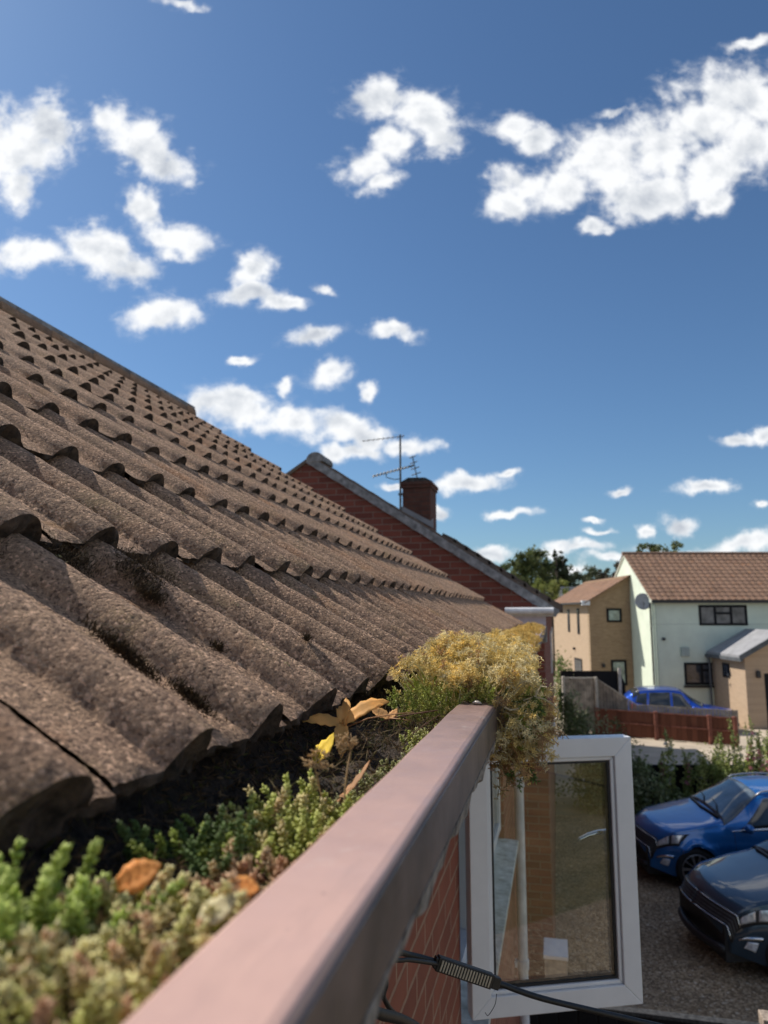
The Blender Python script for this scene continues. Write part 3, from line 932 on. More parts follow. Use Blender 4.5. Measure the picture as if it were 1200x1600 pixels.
def sprig(c, p, d, L, leaf, wid, col, r=.0008, dens=1.0, bend=.3, tipcol=None):
    """one fleshy stonecrop shoot"""
    p = np.array(p, float); d = np.array(d, float); d /= np.linalg.norm(d)
    k = 7
    side = rng.normal(0, 1, 3); side -= side @ d * d; side /= np.linalg.norm(side)
    t = np.linspace(0, 1, k)[:, None]
    pts = p + d * L * t + side * L * bend * t * t
    c.stem(pts, r, np.array(col) * .7, 4)
    n = max(6, int(L / leaf * 5.5 * dens))
    u = np.sort(rng.uniform(.1, 1, n) ** .8)
    base = p + d * (L * u)[:, None] + side * (L * bend * u * u)[:, None]
    dd = d + side * (2 * bend * u)[:, None]; dd /= np.linalg.norm(dd, axis=1, keepdims=True)
    A, B, _ = frames(dd)
    an = np.arange(n) * 2.4
    out = A * np.cos(an)[:, None] + B * np.sin(an)[:, None]
    up = .25 + 1.3 * u ** 4
    D = out + dd * up[:, None]
    col = np.array(col) * rng.uniform(.8, 1.2, (n, 1))
    if tipcol is not None:
        q = (u ** 3)[:, None]; col = col * (1 - q) + np.array(tipcol) * q
    c.put(base, D, leaf * rng.uniform(.75, 1.15, n), wid * rng.uniform(.85, 1.15, n), col)

def dryhead(c, p, d, L, col, s=.0048, nb=4):
    """dried stonecrop: bare stalk forking into branches set with starry seed heads"""
    p = np.array(p, float); d = np.array(d, float); d /= np.linalg.norm(d)
    side = rng.normal(0, 1, 3); side -= side @ d * d; side /= np.linalg.norm(side)
    t = np.linspace(0, 1, 5)[:, None]
    pts = p + d * L * t + side * L * .22 * t * t
    c.stem(pts, .0009, np.array(col) * .8, 4)
    # a few clinging dry leaves
    n = int(L / .0042)
    u = rng.uniform(.15, .9, n)
    D = rng.normal(0, 1, (n, 3)) + d * .6
    c.put(p + d * (L * u)[:, None] + side * (L * .22 * u * u)[:, None], D, rng.uniform(.0025, .0045, n), .0014, np.array(col) * rng.uniform(.6, 1.05, (n, 1)))
    tip = pts[-1]
    for i in range(nb):
        bd = d + rng.normal(0, .75, 3); bd /= np.linalg.norm(bd)
        bl = rng.uniform(.006, .014)
        bp = np.array([tip, tip + bd * bl * .5, tip + bd * bl + d * .002])
        c.stem(bp, .0006, np.array(col) * .85, 3)
        m = rng.integers(2, 4)
        for j in range(m):
            q = bp[1] + (bp[2] - bp[1]) * (j / max(1, m - 1)) + rng.normal(0, .0012, 3)
            ax = bd * .5 + d + rng.normal(0, .4, 3)
            A, B, Dx = frames(ax[None])
            an = np.arange(5) * 2 * pi / 5 + rng.uniform(0, 6)
            sd_ = A * np.cos(an)[:, None] + B * np.sin(an)[:, None] + Dx * .45
            c.put(np.repeat(q[None], 5, 0), sd_, s * rng.uniform(.8, 1.2), .0015, np.array(col) * rng.uniform(.8, 1.15))

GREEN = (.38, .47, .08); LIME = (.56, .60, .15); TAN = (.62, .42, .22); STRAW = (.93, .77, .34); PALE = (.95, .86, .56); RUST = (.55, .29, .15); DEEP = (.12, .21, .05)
def pick(ps):
    r = rng.uniform(); a = 0
    for wgt, c_ in ps:
        a += wgt
        if r < a: return tuple(np.array(c_) * rng.uniform(.8, 1.15))
    return ps[-1][1]

# the big drying clump spilling over the cap
def big_clump():
    root = thing('stonecrop_clump', (-.14, 1.05, -.15), 'large dried golden stonecrop clump spilling over the gutter edge above the open window', 'plant', 'stonecrop plants growing in the gutter')
    off = (-.14, 1.05, -.15)
    d_ = Cloud(); g_ = Cloud()
    # dry upper mass: shell of a mound from inside the gutter to beyond the lip
    def top(x, y):
        # height of the mound (z) over lateral position x
        q = (x + .142) / .108
        h = max(0, 1 - q * q)
        f = min(1, max(.0, (y - .93) / .16))
        return -.120 + .052 * sqrt(h) * (.55 + .45 * f) * (1 - .5 * max(0, y - 1.1)) + .010 * sin(y * 23 + x * 40) * h + .006 * sin(x * 95 + y * 31)
    for i in range(1000):
        y = .965 + rng.uniform(0, 1) ** 1.3 * .75
        x = rng.uniform(-.210, -.040) if y < 1.3 else rng.uniform(-.20, -.07)
        z = top(x, y)
        L = rng.uniform(.018, .042)
        dx = (x + .13) / .1
        d = np.array([dx * .8 + rng.normal(0, .22), rng.normal(-.25, .3), 1.0 - abs(dx) * .35])
        tip = np.array([x, y, z + rng.normal(0, .006)])
        dn = d / np.linalg.norm(d)
        green_side = x < -.150 and y < 1.12 and rng.uniform() < .7
        if green_side:
            continue
        dryhead(d_, tip - dn * L * .5, d, L * .7, pick([(.62, STRAW), (.33, PALE), (.05, TAN)]), s=.0055)
    # skirt hanging outside
    for i in range(560):
        y = rng.uniform(.97, 1.30); x = rng.uniform(-.078, -.022)
        f = (x + .08) / .06
        z = -.125 - rng.uniform(0, 1) ** .9 * (.088 - .03 * f)
        d = (rng.normal(.35, .35), rng.normal(-.35, .35), rng.normal(-.25, .6))
        lower = z < -.18
        dryhead(d_, (x - .01, y, z), d, rng.uniform(.012, .03), pick([(.25, TAN), (.25, RUST), (.3, (.46, .36, .17)), (.2, STRAW)] if lower else [(.5, STRAW), (.2, TAN), (.3, PALE)]), nb=3)
    # thin trailing stems
    for i in range(46):
        y = rng.uniform(.98, 1.15); x = rng.uniform(-.07, -.03); z = rng.uniform(-.19, -.14)
        pts = [(x, y, z)]
        v = np.array([rng.normal(.1, .3), rng.normal(-.1, .2), -1.0])
        for k in range(5):
            v = v + rng.normal(0, .45, 3); v /= np.linalg.norm(v)
            pts.append(tuple(np.array(pts[-1]) + v * .011))
        d_.stem(pts, .0007, pick([(.5, RUST), (.5, TAN)]), 4)
    # a pale curling root across the front
    pts = [(-.078 + .008 * k, .975 - .004 * sin(k), -.118 - .010 * sin(k * .65) + (.012 * (k > 6))) for k in range(9)]
    d_.stem(pts, .0015, (.78, .70, .50), 6)
    pts = [(-.045, .98, -.116), (-.03, .975, -.110), (-.018, .975, -.113), (-.008, .975, -.119), (.0, .978, -.127), (-.002, .980, -.138), (-.01, .982, -.145)]
    d_.stem(pts, .0011, (.70, .60, .40), 6)
    d_.build('dry_flower_heads', M['straw'], root, off)
    # living shoots below and on the gutter side
    for i in range(620):
        y = rng.uniform(.955, 1.2); x = rng.uniform(-.222, -.085)
        z = rng.uniform(-.155, -.100) if x < -.135 else rng.uniform(-.120, -.095)
        L = rng.uniform(.012, .03)
        sprig(g_, (x, y, z - .012), (rng.normal(0, .3), rng.normal(-.3, .3), 1), L, .0046, .0019, pick([(.45, GREEN), (.4, LIME), (.15, (.5, .45, .15))]), tipcol=pick([(.6, LIME), (.4, STRAW)]))
    for i in range(200):
        y = rng.uniform(.97, 1.25); x = rng.uniform(-.078, -.03); z = rng.uniform(-.18, -.11)
        sprig(g_, (x, y, z), (rng.normal(.5, .3), rng.normal(-.5, .3), rng.normal(.1, .4)), rng.uniform(.012, .026), .0042, .0017, pick([(.4, GREEN), (.3, DEEP), (.3, (.35, .32, .10))]))
    for i in range(9):
        sprig(g_, (-.062 + rng.uniform(0, .022), .975 + rng.uniform(0, .04), -.200 - rng.uniform(0, .016)), (rng.normal(0, .5), -.2, -.6), .014, .006, .003, DEEP)
    g_.build('living_shoots', M['leaf'], root, off)
big_clump()

def dry_mat(name, x0, x1, y0, y1, ztop, n, label):
    off = ((x0 + x1) / 2, (y0 + y1) / 2, -.16)
    c = Cloud()
    for i in range(n):
        y = y0 + (y1 - y0) * rng.uniform() ; x = rng.uniform(x0, x1)
        q = ((x - off[0]) / ((x1 - x0) / 2)); z = -.125 + (ztop + .125) * sqrt(max(0, 1 - q * q)) * (.75 + .25 * sin(y * 6 + x * 20))
        L = rng.uniform(.02, .035)
        dryhead(c, (x, y, z - L), (q * .5 + rng.normal(0, .2), rng.normal(-.1, .25), 1), L, pick([(.7, (.80, .60, .20)), (.3, STRAW)]), s=.006, nb=3)
    o = c.build(name, M['straw'], None, off)
    o.location = off
    tag(o, label, 'plant', 'stonecrop plants growing in the gutter')
dry_mat('stonecrop_mat', -.225, -.085, 1.95, 3.3, -.078, 620, 'yellow mat of dry stonecrop filling the gutter just beyond the large clump')
dry_mat('stonecrop_mat', -.225, -.095, 3.5, 5.6, -.082, 520, 'farthest yellow stonecrop mat near the far end of the gutter')

def shoots(label, cx, cy, rx, ry, n, L0, L1, leaf, wid, cols, z0=None, tip=None, lean=(0, -.15), name='stonecrop_plant'):
    c = Cloud()
    off = (cx, cy, -.175)
    for i in range(n):
        a = rng.uniform(0, 2 * pi); r = sqrt(rng.uniform())
        x = cx + rx * r * cos(a); y = cy + ry * r * sin(a)
        x = min(x, -.136)
        z = (soilz(x, y) if z0 is None else z0 + rng.normal(0, .004)) - .004
        sprig(c, (x, y, z), (rng.normal(lean[0], .3), rng.normal(lean[1], .3), 1), rng.uniform(L0, L1), leaf, wid, pick(cols), dens=1.25, r=.0009, tipcol=None if tip is None else pick(tip))
    o = c.build(name, M['leaf'], None, off, smooth=True)
    o.location = off
    tag(o, label, 'plant', 'stonecrop plants growing in the gutter')
shoots('bright green stonecrop cushion in the gutter beside the cap, below the fallen orange leaf', -.178, .505, .045, .060, 150, .020, .040, .0050, .0031, [(.5, GREEN), (.4, LIME), (.1, TAN)], tip=[(.7, LIME), (.3, (.75, .62, .30))])
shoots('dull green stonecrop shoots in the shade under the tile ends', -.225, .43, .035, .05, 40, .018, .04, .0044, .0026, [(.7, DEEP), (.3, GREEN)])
shoots('pinkish brown stonecrop patch hugging the gutter cap', -.163, .385, .032, .055, 130, .018, .032, .0046, .0031, [(.4, (.60, .38, .23)), (.35, TAN), (.25, (.46, .48, .16))], tip=[(.5, RUST), (.5, (.70, .52, .28))])
shoots('mixed yellow and brown stonecrop shoots, nearest the bottom of the picture', -.176, .275, .046, .070, 260, .016, .034, .0046, .0029, [(.45, LIME), (.30, TAN), (.25, (.68, .62, .22))], tip=[(.35, (.75, .48, .28)), (.65, (.85, .78, .38))])
shoots('tall fresh green stonecrop shoots at the bottom left corner', -.222, .262, .034, .040, 90, .028, .050, .0054, .0034, [(.7, (.36, .50, .09)), (.3, GREEN)], tip=[(1, (.58, .70, .16))])
shoots('pale frosted moss-like stonecrop beside the gutter cap above the cushion', -.160, .66, .022, .10, 130, .008, .022, .0036, .0023, [(.5, (.66, .68, .36)), (.5, (.44, .46, .18))])
shoots('small pale shoots in front of the large golden clump', -.158, .87, .022, .07, 90, .008, .02, .0038, .0023, [(.5, LIME), (.5, (.62, .62, .28))])

# dried stalks standing out of the green cushion
for i, (x, y, L) in enumerate([(-.176, .545, .05), (-.166, .56, .055)]):
    c = Cloud(); off = (x, y, -.17)
    dryhead(c, (x, y, -.165), (rng.normal(0, .1), -.1, 1), L, (.62, .45, .25), s=.005, nb=6)
    o = c.build('dried_flower_stalk', M['straw'], None, off); o.location = off
    tag(o, ['left one of two dried flower stalks in the green cushion', 'right one of two dried flower stalks in the green cushion'][i], 'flower stalk', 'dried stalks in the gutter')

# fallen leaves
def leaf_blade(name, outline, bendf, loc, rot, scale, col, label, veins=True, stalk=None, group='fallen leaves in the gutter'):
    """outline: half width along the midrib for each lobe -> bent, thick, double-sided mesh"""
    bm = bmesh.new()
    vs, fs = [], []
    for (ang, ln, wd) in outline:
        k = 9
        ca_, sa_ = cos(ang), sin(ang)
        rows = []
        for i in range(k + 1):
            t = i / k
            hw = wd * (sin(pi * min(1, t * .92 + .08)) ** .8) * (1 - .25 * t) if t < 1 else 0.0004
            row = []
            for j in (-1, -.5, 0, .5, 1):
                x = ca_ * ln * t - sa_ * hw * j; y = sa_ * ln * t + ca_ * hw * j
                z = bendf(x, y) + .16 * abs(j) * hw + .0012 * sin(9 * t * 3 + j * 2)
                row.append(bm.verts.new((x, y, z)))
            rows.append(row)
        for i in range(k):
            for j in range(4):
                bm.faces.new((rows[i][j], rows[i + 1][j], rows[i + 1][j + 1], rows[i][j + 1]))
    me = bpy.data.meshes.new(name); 
    nv = len(bm.verts)
    bm.to_mesh(me); bm.free()
    at = me.color_attributes.new('col', 'FLOAT_COLOR', 'POINT')
    for i in range(nv):
        p = me.vertices[i].co
        q = .85 + .3 * (.5 + .5 * sin(p.x * 160 + p.y * 90))
        at.data[i].color = (col[0] * q, col[1] * q, col[2] * q, 1)
    me.materials.append(M['autumn']); me.shade_smooth()
    o = bpy.data.objects.new(name, me); COL.objects.link(o)
    o.location = loc; o.rotation_euler = rot; o.scale = (scale,) * 3
    md = o.modifiers.new('thick', 'SOLIDIFY'); md.thickness = .0005
    tag(o, label, 'leaf', group)
    if stalk:
        b = MB(); b.tube(stalk, .0009, 5, .0006)
        b.build('leaf_stalk', simple('leaf_stalk', (.40, .20, .08), .6), o, True)
    return o
leaf_blade('fallen_leaf', [(radians(8), .058, .011), (radians(80), .040, .0095), (radians(185), .045, .009), (radians(262), .040, .009)],
           lambda x, y: .016 * abs(sin(x * 38)) + .5 * max(0, y) + .010 * cos(y * 60), (-.234, .785, -.132), (radians(30), radians(-8), radians(16)), .95, (.95, .55, .17),
           'curled orange fallen leaf with long lobes lying below the tile ends', stalk=[(0, 0, .004), (.03, .004, .010), (.062, .002, .012), (.085, .0, .012)])
leaf_blade('fallen_leaf', [(radians(80), .034, .012)], lambda x, y: .25 * abs(x) + 6 * y * y, (-.238, .700, -.150), (radians(38), 0, radians(-22)), 1.0, (.95, .72, .05),
           'bright yellow folded leaf standing under the large orange one')
leaf_blade('fallen_leaf', [(radians(170), .035, .010), (radians(75), .02, .007)], lambda x, y: .4 * abs(y) + 5 * x * x, (-.205, .885, -.132), (radians(25), radians(10), radians(-10)), .8, (.85, .50, .20),
           'small tan orange leaf beside the thin twig near the cap', stalk=[(0, 0, .002), (.02, .002, .004), (.035, .006, .004)])
leaf_blade('fallen_leaf', [(radians(65), .05, .006)], lambda x, y: .5 * abs(x) + 7 * y * y, (-.186, .600, -.160), (radians(14), 0, radians(-8)), .85, (.62, .34, .16),
           'narrow curled brown leaf propped against the inside of the gutter cap')
leaf_blade('fallen_leaf', [(radians(20), .026, .011)], lambda x, y: 8 * x * x, (-.206, .318, -.128), (radians(50), 0, radians(20)), .8, (.95, .45, .12),
           'blurred bright orange leaf among the near green shoots')
leaf_blade('fallen_leaf', [(radians(-10), .022, .008)], lambda x, y: 10 * x * x, (-.152, .325, -.126), (radians(50), 0, radians(10)), .7, (.95, .48, .14),
           'small blurred orange leaf close to the cap at the bottom')
leaf_blade('fallen_leaf', [(radians(30), .026, .009)], lambda x, y: 6 * x * x, (-.148, .290, -.128), (radians(35), 0, radians(30)), .7, (.85, .78, .50),
           'pale cream dead leaf beside the cap at the bottom')
# twigs
for i, (pts, r, lab) in enumerate([
    ([(-.215, .88, -.135), (-.19, .89, -.128), (-.165, .895, -.124), (-.145, .89, -.120)], .0011, 'thin reddish twig reaching towards the gutter cap'),
    ([(-.16, .80, -.135), (-.145, .81, -.124), (-.13, .815, -.114)], .0007, 'short dark stalk casting a thin shadow on the gutter cap'),
    ([(-.245, 1.16, -.112), (-.236, 1.15, -.09), (-.226, 1.13, -.076), (-.222, 1.12, -.070)], .0012, 'dark wiry stalk leaning against the tiles behind the clump')]):
    b = MB(); b.tube(pts, r, 5, r * .6)
    o = b.build('twig', simple('twig_bark', (.14, .06, .035), .8), None, True)
    tag(o, lab, 'twig', 'twigs in the gutter')
# seed husk on the cap
b = MB((-.127 + .028, .95, LZ))
secs = []
for i in range(9):
    t = i / 8; r = .0042 * sin(pi * (t * .94 + .03))
    secs.append([(-.110 + .013 * t, .955 - .004 * t + r * .8 * cos(q), LZ + .0022 + .6 * r * sin(q) + .001 * sin(pi * t)) for q in [2 * pi * k / 8 for k in range(8)]])
b.loft(secs)
o = b.build('seed_husk', simple('silvery_husk', (.52, .47, .40), .4, var=.3, nscale=300), None, True)
o.location = (-.099, .95, LZ)
tag(o, 'tiny silvery seed husk lying on the brown gutter cap', 'seed husk')

# moss tufts on the tiles
def moss(a, y, n0, ra, ry, rh, n, label, cols):
    c = Cloud()
    base = np.array(roofp(a, y, n0))
    r = rng.normal(0, .45, (n, 3))
    aa = a + r[:, 0] * ra; yy = y + r[:, 1] * ry; nn = n0 + np.abs(r[:, 2]) * rh
    P = np.stack([EX + ux * aa + nx * nn, yy, EZ + uz * aa + nz * nn], 1)
    D = rng.normal(0, .7, (n, 3)) + np.array([nx, 0, nz])
    cc = np.array(cols)[rng.integers(0, len(cols), n)] * rng.uniform(.6, 1.3, (n, 1))
    c.put(P, D, rng.uniform(.003, .009, n), rng.uniform(.0006, .0016, n), cc)
    o = c.build('moss_tuft', M['straw'], None, base); o.location = base
    tag(o, label, 'moss', 'moss tufts on the roof tiles')
DK = [(.05, .035, .022), (.09, .06, .035), (.03, .022, .016), (.13, .09, .045)]
moss(.275, .785, .022, .045, .035, .026, 2600, 'largest dark brown moss tuft, just under the first row of tile ends', DK)
moss(.235, .745, .024, .022, .02, .014, 900, 'ragged moss tuft hanging below the largest one', DK)
moss(.335, .69, .006, .04, .075, .020, 2600, 'dark fibrous moss in the tile hollow at the left of the largest tuft', DK)
moss(.340, 1.49, .006, .02, .03, .012, 700, 'thin moss line in a hollow right of the largest tuft', DK)
moss(.125, .556, .030, .045, .007, .010, 1300, 'long narrow streak of moss along a tile joint near the eave', DK)
moss(.055, .570, .030, .028, .005, .008, 700, 'short moss streak along a tile joint close to the tile ends', DK)
moss(.690, 1.39, .010, .02, .04, .012, 700, 'moss tuft under the second row of tile ends', DK)
moss(.690, 1.80, .010, .015, .05, .010, 500, 'small moss tuft on the second row further along the roof', DK)
moss(.10, .675, .046, .007, .006, .006, 220, 'tiny dark moss dot on the tile roll nearest the orange leaf', DK)
moss(.096, .926, .050, .006, .006, .006, 200, 'tiny moss dot on a roll above the green shoots', DK)

# ------------------------------------------------------------------ cables under the gutter
def cable(name, pts, r, label, seg=10):
    # smooth through the points
    P = [Vector(p) for p in pts]; out = []
    for i in range(len(P) - 1):
        p0, p1, p2, p3 = P[max(0, i - 1)], P[i], P[i + 1], P[min(len(P) - 1, i + 2)]
        for k in range(10):
            t = k / 10
            out.append(.5 * ((2 * p1) + (p2 - p0) * t + (2 * p0 - 5 * p1 + 4 * p2 - p3) * t * t + (3 * p1 - p0 - 3 * p2 + p3) * t ** 3))
    out.append(P[-1])
    off = P[0]
    b = MB(off); b.tube(out, r, seg)
    o = b.build(name, M['cable'], None, True); o.location = off
    tag(o, label, 'cable', 'black cables under the gutter')
    return o, off, out
def ray(x, y):
    F = Vector((-.23046317, .96305939, .13929588)); R_ = Vector((.97254088, .23273212, 0)); U = R_.cross(F)
    return F + R_ * ((x - 600) / 1109) + U * ((800 - y) / 1109)
def at(x, y, Y):
    r = ray(x, y); return r * (Y / r.y)
main, off, out = cable('black_cable', [(-.34, .86, -.40), at(604, 1487, .98), at(640, 1492, 1.02), at(684, 1504, 1.05), at(765, 1531, 1.09), at(840, 1558, 1.12), at(930, 1580, 1.16), at(1020, 1601, 1.2), at(1250, 1655, 1.3), at(1700, 1755, 1.5), at(2600, 1960, 1.9)], .0040, 'long black cable with a ribbed sleeve crossing in front of the open window')
# ribbed sleeve round the cable
p, q = at(682, 1504, 1.047), at(768, 1533, 1.085)
ax = (q - p).normalized(); up = Vector((0, 0, 1)); sx = ax.cross(up).normalized(); uy = sx.cross(ax)
b = MB(off)
def bx(b, a0, a1, h, t_, o0=0):
    vs = []
    for a in (a0, a1):
        for (i, j) in ((-1, -1), (1, -1), (1, 1), (-1, 1)):
            vs.append(p + ax * a + sx * (i * t_ + o0) + uy * (j * h))
    b.add(vs, [(0, 1, 2, 3), (7, 6, 5, 4), (0, 4, 5, 1), (1, 5, 6, 2), (2, 6, 7, 3), (3, 7, 4, 0)])
Ls = (q - p).length
bx(b, 0, Ls, .0095, .0055)
bx(b, -.004, .0, .0075, .0045); bx(b, Ls, Ls + .012, .0080, .005)
sl = b.build('cable_sleeve', M['black'], main, bevel=.0012)
b = MB(off)
k = 18
for i in range(k):
    a = .006 + (Ls - .012) * i / (k - 1)
    bx(b, a - .0012, a + .0012, .0070, .0012, .0058 if sx.y < 0 else -.0058)
b.build('silver_ribs', M['metal'], sl)
cable('black_cable', [(-.33, .80, -.36), at(602, 1498, .95), at(640, 1500, .99), at(682, 1506, 1.04)], .0028, 'second black cable running into the sleeve from below')
cable('black_cable', [(-.30, .70, -.33), at(588, 1520, .80), at(600, 1560, .82), at(625, 1590, .85), at(700, 1625, .9), at(900, 1690, .98)], .0028, 'thin black cable looping down beside the brick wall')
cable('black_cable', [(-.28, .62, -.36), at(560, 1583, .72), at(600, 1586, .75), at(640, 1600, .8), at(700, 1640, .86), at(850, 1720, .95)], .0055, 'thick black cable at the bottom edge under the gutter')
cable('black_thread', [at(776, 1553, 1.10), at(774, 1568, 1.10), at(768, 1580, 1.10), at(762, 1587, 1.10), at(758, 1582, 1.10)], .0005, 'short loose black thread hanging below the sleeve', 5)

# ------------------------------------------------------------------ neighbouring house: brick gable, pale verge, white eaves box
NY = 9.2; NEX = -.146; NRX, NRZ = -3.28, 2.07; NEZ = .055
nb = thing('brick_gable_house', (NEX, NY, GZ), 'red brick house with a pale grey verge, its gable rising beyond the tiled roof', 'house')
NO = Vector((NEX, NY, GZ))
tn = (NRZ - NEZ) / (NRX - NEX)
def nroof(x): return NEZ + (x - NEX) * tn
b = MB(NO)
b.prism([(NEX, GZ), (NEX, NEZ + .01), (NRX, NRZ + .01), (2 * NRX - NEX, NEZ + .01), (2 * NRX - NEX, GZ)], 1, NY, NY + .25)
b.build('gable_wall', M['brick_red'], nb)
b = MB(NO)
b.box(NEX - .25, NEX - .003, NY + .25, 27.5, GZ, NEZ - .14)
b.build('front_wall', M['brick_red_side'], nb)
b = MB(NO)
b.prism([(NEX, GZ), (NEX, NEZ - .14), (-2.25, 1.28), (-4.9, NEZ - .14), (-4.9, GZ)], 1, 27.5, 27.75)
b.build('gable_wall', M['brick_red'], nb)
# verge: mortar bedding and pale under-cloak
ln = sqrt((NRX - NEX) ** 2 + (NRZ - NEZ) ** 2)
sx_, sz_ = (NRX - NEX) / ln, (NRZ - NEZ) / ln
px2, pz2 = -sz_ * -1, -sx_
def nv(a, h): return (NEX + .16 + sx_ * a + sz_ * h, NEZ - .10 + sz_ * a - sx_ * h)
b = MB(NO)
N = 26
for i in range(N):
    a0, a1 = (ln + .2) * i / N, (ln + .2) * (i + 1) / N
    w0 = .006 * sin(i * 2.1); 
    b.prism([nv(a0, -.03 + w0), nv(a1, -.03 - w0 * .5), nv(a1, .075), nv(a0, .075)], 1, NY - .05 + .002 * sin(i * 5), NY + .02)
b.build('verge', M['mortar'], nb)
roofn = MB(NO)
def slope_pts(y, a0, a1, h):
    return [(nv(a0, h)[0], y, nv(a0, h)[1]), (nv(a1, h)[0], y, nv(a1, h)[1])]
for k in range(13):
    a0 = k * (ln + .2) / 12.4; a1 = min(ln + .22, a0 + (ln + .2) / 12.4 + .02)
    q0 = nv(a0, .105); q1 = nv(a1, .085)
    roofn.loft([[(q0[0], y, q0[1]), (q1[0], y, q1[1]), (q1[0], y, q1[1] - .02), (q0[0], y, q0[1] - .025)] for y in (NY - .04, 11.6)])
rn = roofn.build('roof', M['tile_far'], nb)
b = MB(NO)
tp = nv(ln + .12, .09)
for j in range(1):
    y = NY - .06 + j * .44
    b.loft([[(tp[0] + .13 * cos(q), yy, tp[1] - .03 + .115 * sin(q)) for q in [radians(-10 + 200 * i / 10) for i in range(11)]] for yy in (y, y + .43)])
b.build('ridge_tiles', M['mortar'], rn, False)
# lower second stretch of roof beyond the chimney, with its rougher dark edge
b = MB(NO)
H2 = .21
def nv2(a, h): return nv(a, h + H2 - .10)
a2 = 0
L2 = sqrt((-2.0 - NEX) ** 2 + (nroof(-2.0) - NEZ) ** 2)
for k in range(10):
    a0 = k * L2 / 10; a1 = a0 + L2 / 10 + .03
    for m in range(2):
        q0 = nv2(a0, .075); q1 = nv2(a1, .05)
        b.loft([[(q0[0], y, q0[1]), (q1[0], y, q1[1]), (q1[0], y, q1[1] - .10), (q0[0], y, q0[1] - .12)] for y in ((11.6, 11.9) if m == 0 else (11.9, 27.9))])
b.build('far_roof', M['tile_far'], nb)
b = MB(NO)
qr = nv2(L2, .05)
b.prism([(qr[0], qr[1]), (qr[0], qr[1] - .1), (-5.2, -.2), (-5.2, -.1)], 1, 11.65, 27.9)
b.build('rear_roof', M['tile_far'], nb)
b = MB(NO)
b.prism([nv(ln + .2, .08), nv(ln + .2, -.02), (-6.6, -.1), (-6.6, 0)], 1, NY - .04, 11.6)
b.build('rear_roof', M['tile_far'], nb)
# boxed white eaves at the gable foot
b = MB(NO)
b.box(-.56, -.03, NY - .30, NY - .06, -.055, .0)
b.tube([(-.60, NY - .33, .01), (-.02, NY - .33, .01)], .045, 10)
b.build('white_gutter', M['white_old'], nb)
b = MB(NO)
b.box(-.50, -.12, NY - .24, NY - .003, -.16, -.055)
b.build('soffit_box', simple('lavender_white_panel', (.55, .53, .62), .7, var=.05), nb)
for (y0, y1, z0, z1) in ((18.4, 20.4, -1.5, -.5), (23, 24.5, -1.5, -.5), (19, 21, -4, -2.9)):
    b = MB(NO); b.box(NEX - .02, NEX + .03, y0, y1, z0, z1)
    wn_ = b.build('window', M['white'], nb, bevel=.004)
    b = MB(NO); b.box(NEX + .02, NEX + .034, y0 + .07, (y0 + y1) / 2 - .03, z0 + .07, z1 - .07); b.box(NEX + .02, NEX + .034, (y0 + y1) / 2 + .03, y1 - .07, z0 + .07, z1 - .07)
    b.build('pane', M['pane_dark'], wn_)

# chimney
CX0, CX1, CY0, CY1 = -2.37, -1.91, 11.2, 11.8
b = MB(NO)
b.box(CX0, CX1, CY0, CY1, .6, 2.00)
b.box(CX0 - .02, CX1 + .02, CY0 - .02, CY1 + .025, 2.00, 2.05)
b.box(CX0 - .035, CX1 + .035, CY0 - .035, CY1 + .035, 2.05, 2.10)
ch = b.build('chimney', M['brick_chim'], nb, bevel=.006)
b = MB(NO)
b.prism([(CX0 - .03, 2.10), (CX1 + .03, 2.10), (CX1 - .08, 2.16), (CX0 + .10, 2.17)], 1, CY0 - .03, CY1 + .03)
b.build('chimney_flaunching', simple('sooty_mortar', (.06, .055, .05), .95, var=.4, nscale=18, bstr=1, bscale=60), ch)
b = MB(NO)
b.prism([(CX0 - .04, nroof(CX0) + .16), (CX1 + .05, nroof(CX1) + .14), (CX1 + .05, nroof(CX1) + .30), (CX1 - .0, nroof(CX1) + .26), (CX0, nroof(CX0) + .22)], 1, CY0 - .012, CY0 - .002)
b.build('lead_flashing', M['grey_light'], ch)
# aerials on the chimney
AM = M['metal_dark']
def yagi(name, base, tip, el, nel, r, label, upel=(0, 0, 1), taper=0.0):
    base = Vector(base); tip = Vector(tip)
    o = thing(name, base, label, 'aerial', 'television aerials on the chimney')
    b = MB(base); b.tube([base, tip], r, 6)
    b.build('boom', AM, o)
    d = (tip - base).normalized(); u_ = Vector(upel); 
    for i in range(nel):
        b = MB(base)
        p_ = base + (tip - base) * (.04 + .93 * i / (nel - 1)); h = el * (1 - taper * i / nel)
        b.tube([p_ - u_ * h, p_ + u_ * h], r * .9, 5)
        b.build('element', AM, o)
    return o
# mast
MP = Vector((CX0 - .03, CY0 - .02, 1.2))
MT = Vector((CX0 - .03, CY0 - .02, 2.90))
o = thing('aerial_mast', MP, 'thin metal mast strapped to the left side of the brick chimney', 'mast')
b = MB(MP); b.tube([MP, MT], .019, 8, .016); b.build('pole', AM, o)
for z in (1.6, 1.9):
    b = MB(MP); b.box(CX0 - .06, CX0 + .01, CY0 - .05, CY0 + .02, z - .015, z + .015)
    b.build('bracket', AM, o)
yagi('long_range_aerial', (MT.x + .07, MT.y, MT.z - .03), (MT.x - .62, MT.y - .1, MT.z - .10), .055, 9, .006, 'slim aerial at the top of the mast pointing left', (0, .7, .7), .6)
o = yagi('ladder_aerial', (CX0 + .20, MP.y - .04, 2.36), (CX0 - .48, MP.y - .08, 2.20), .034, 12, .012, 'long aerial with stubby elements crossing the foot of the mast', (.1, .6, .7))
b = MB(o.location); b.tube([(CX0 - .26, MP.y - .06, 2.26), (CX0 - .25, MP.y - .06, 2.18), (CX0 - .12, MP.y - .05, 2.14), (CX0, MP.y - .03, 2.15)], .008, 6); b.build('cradle_arm', AM, o)
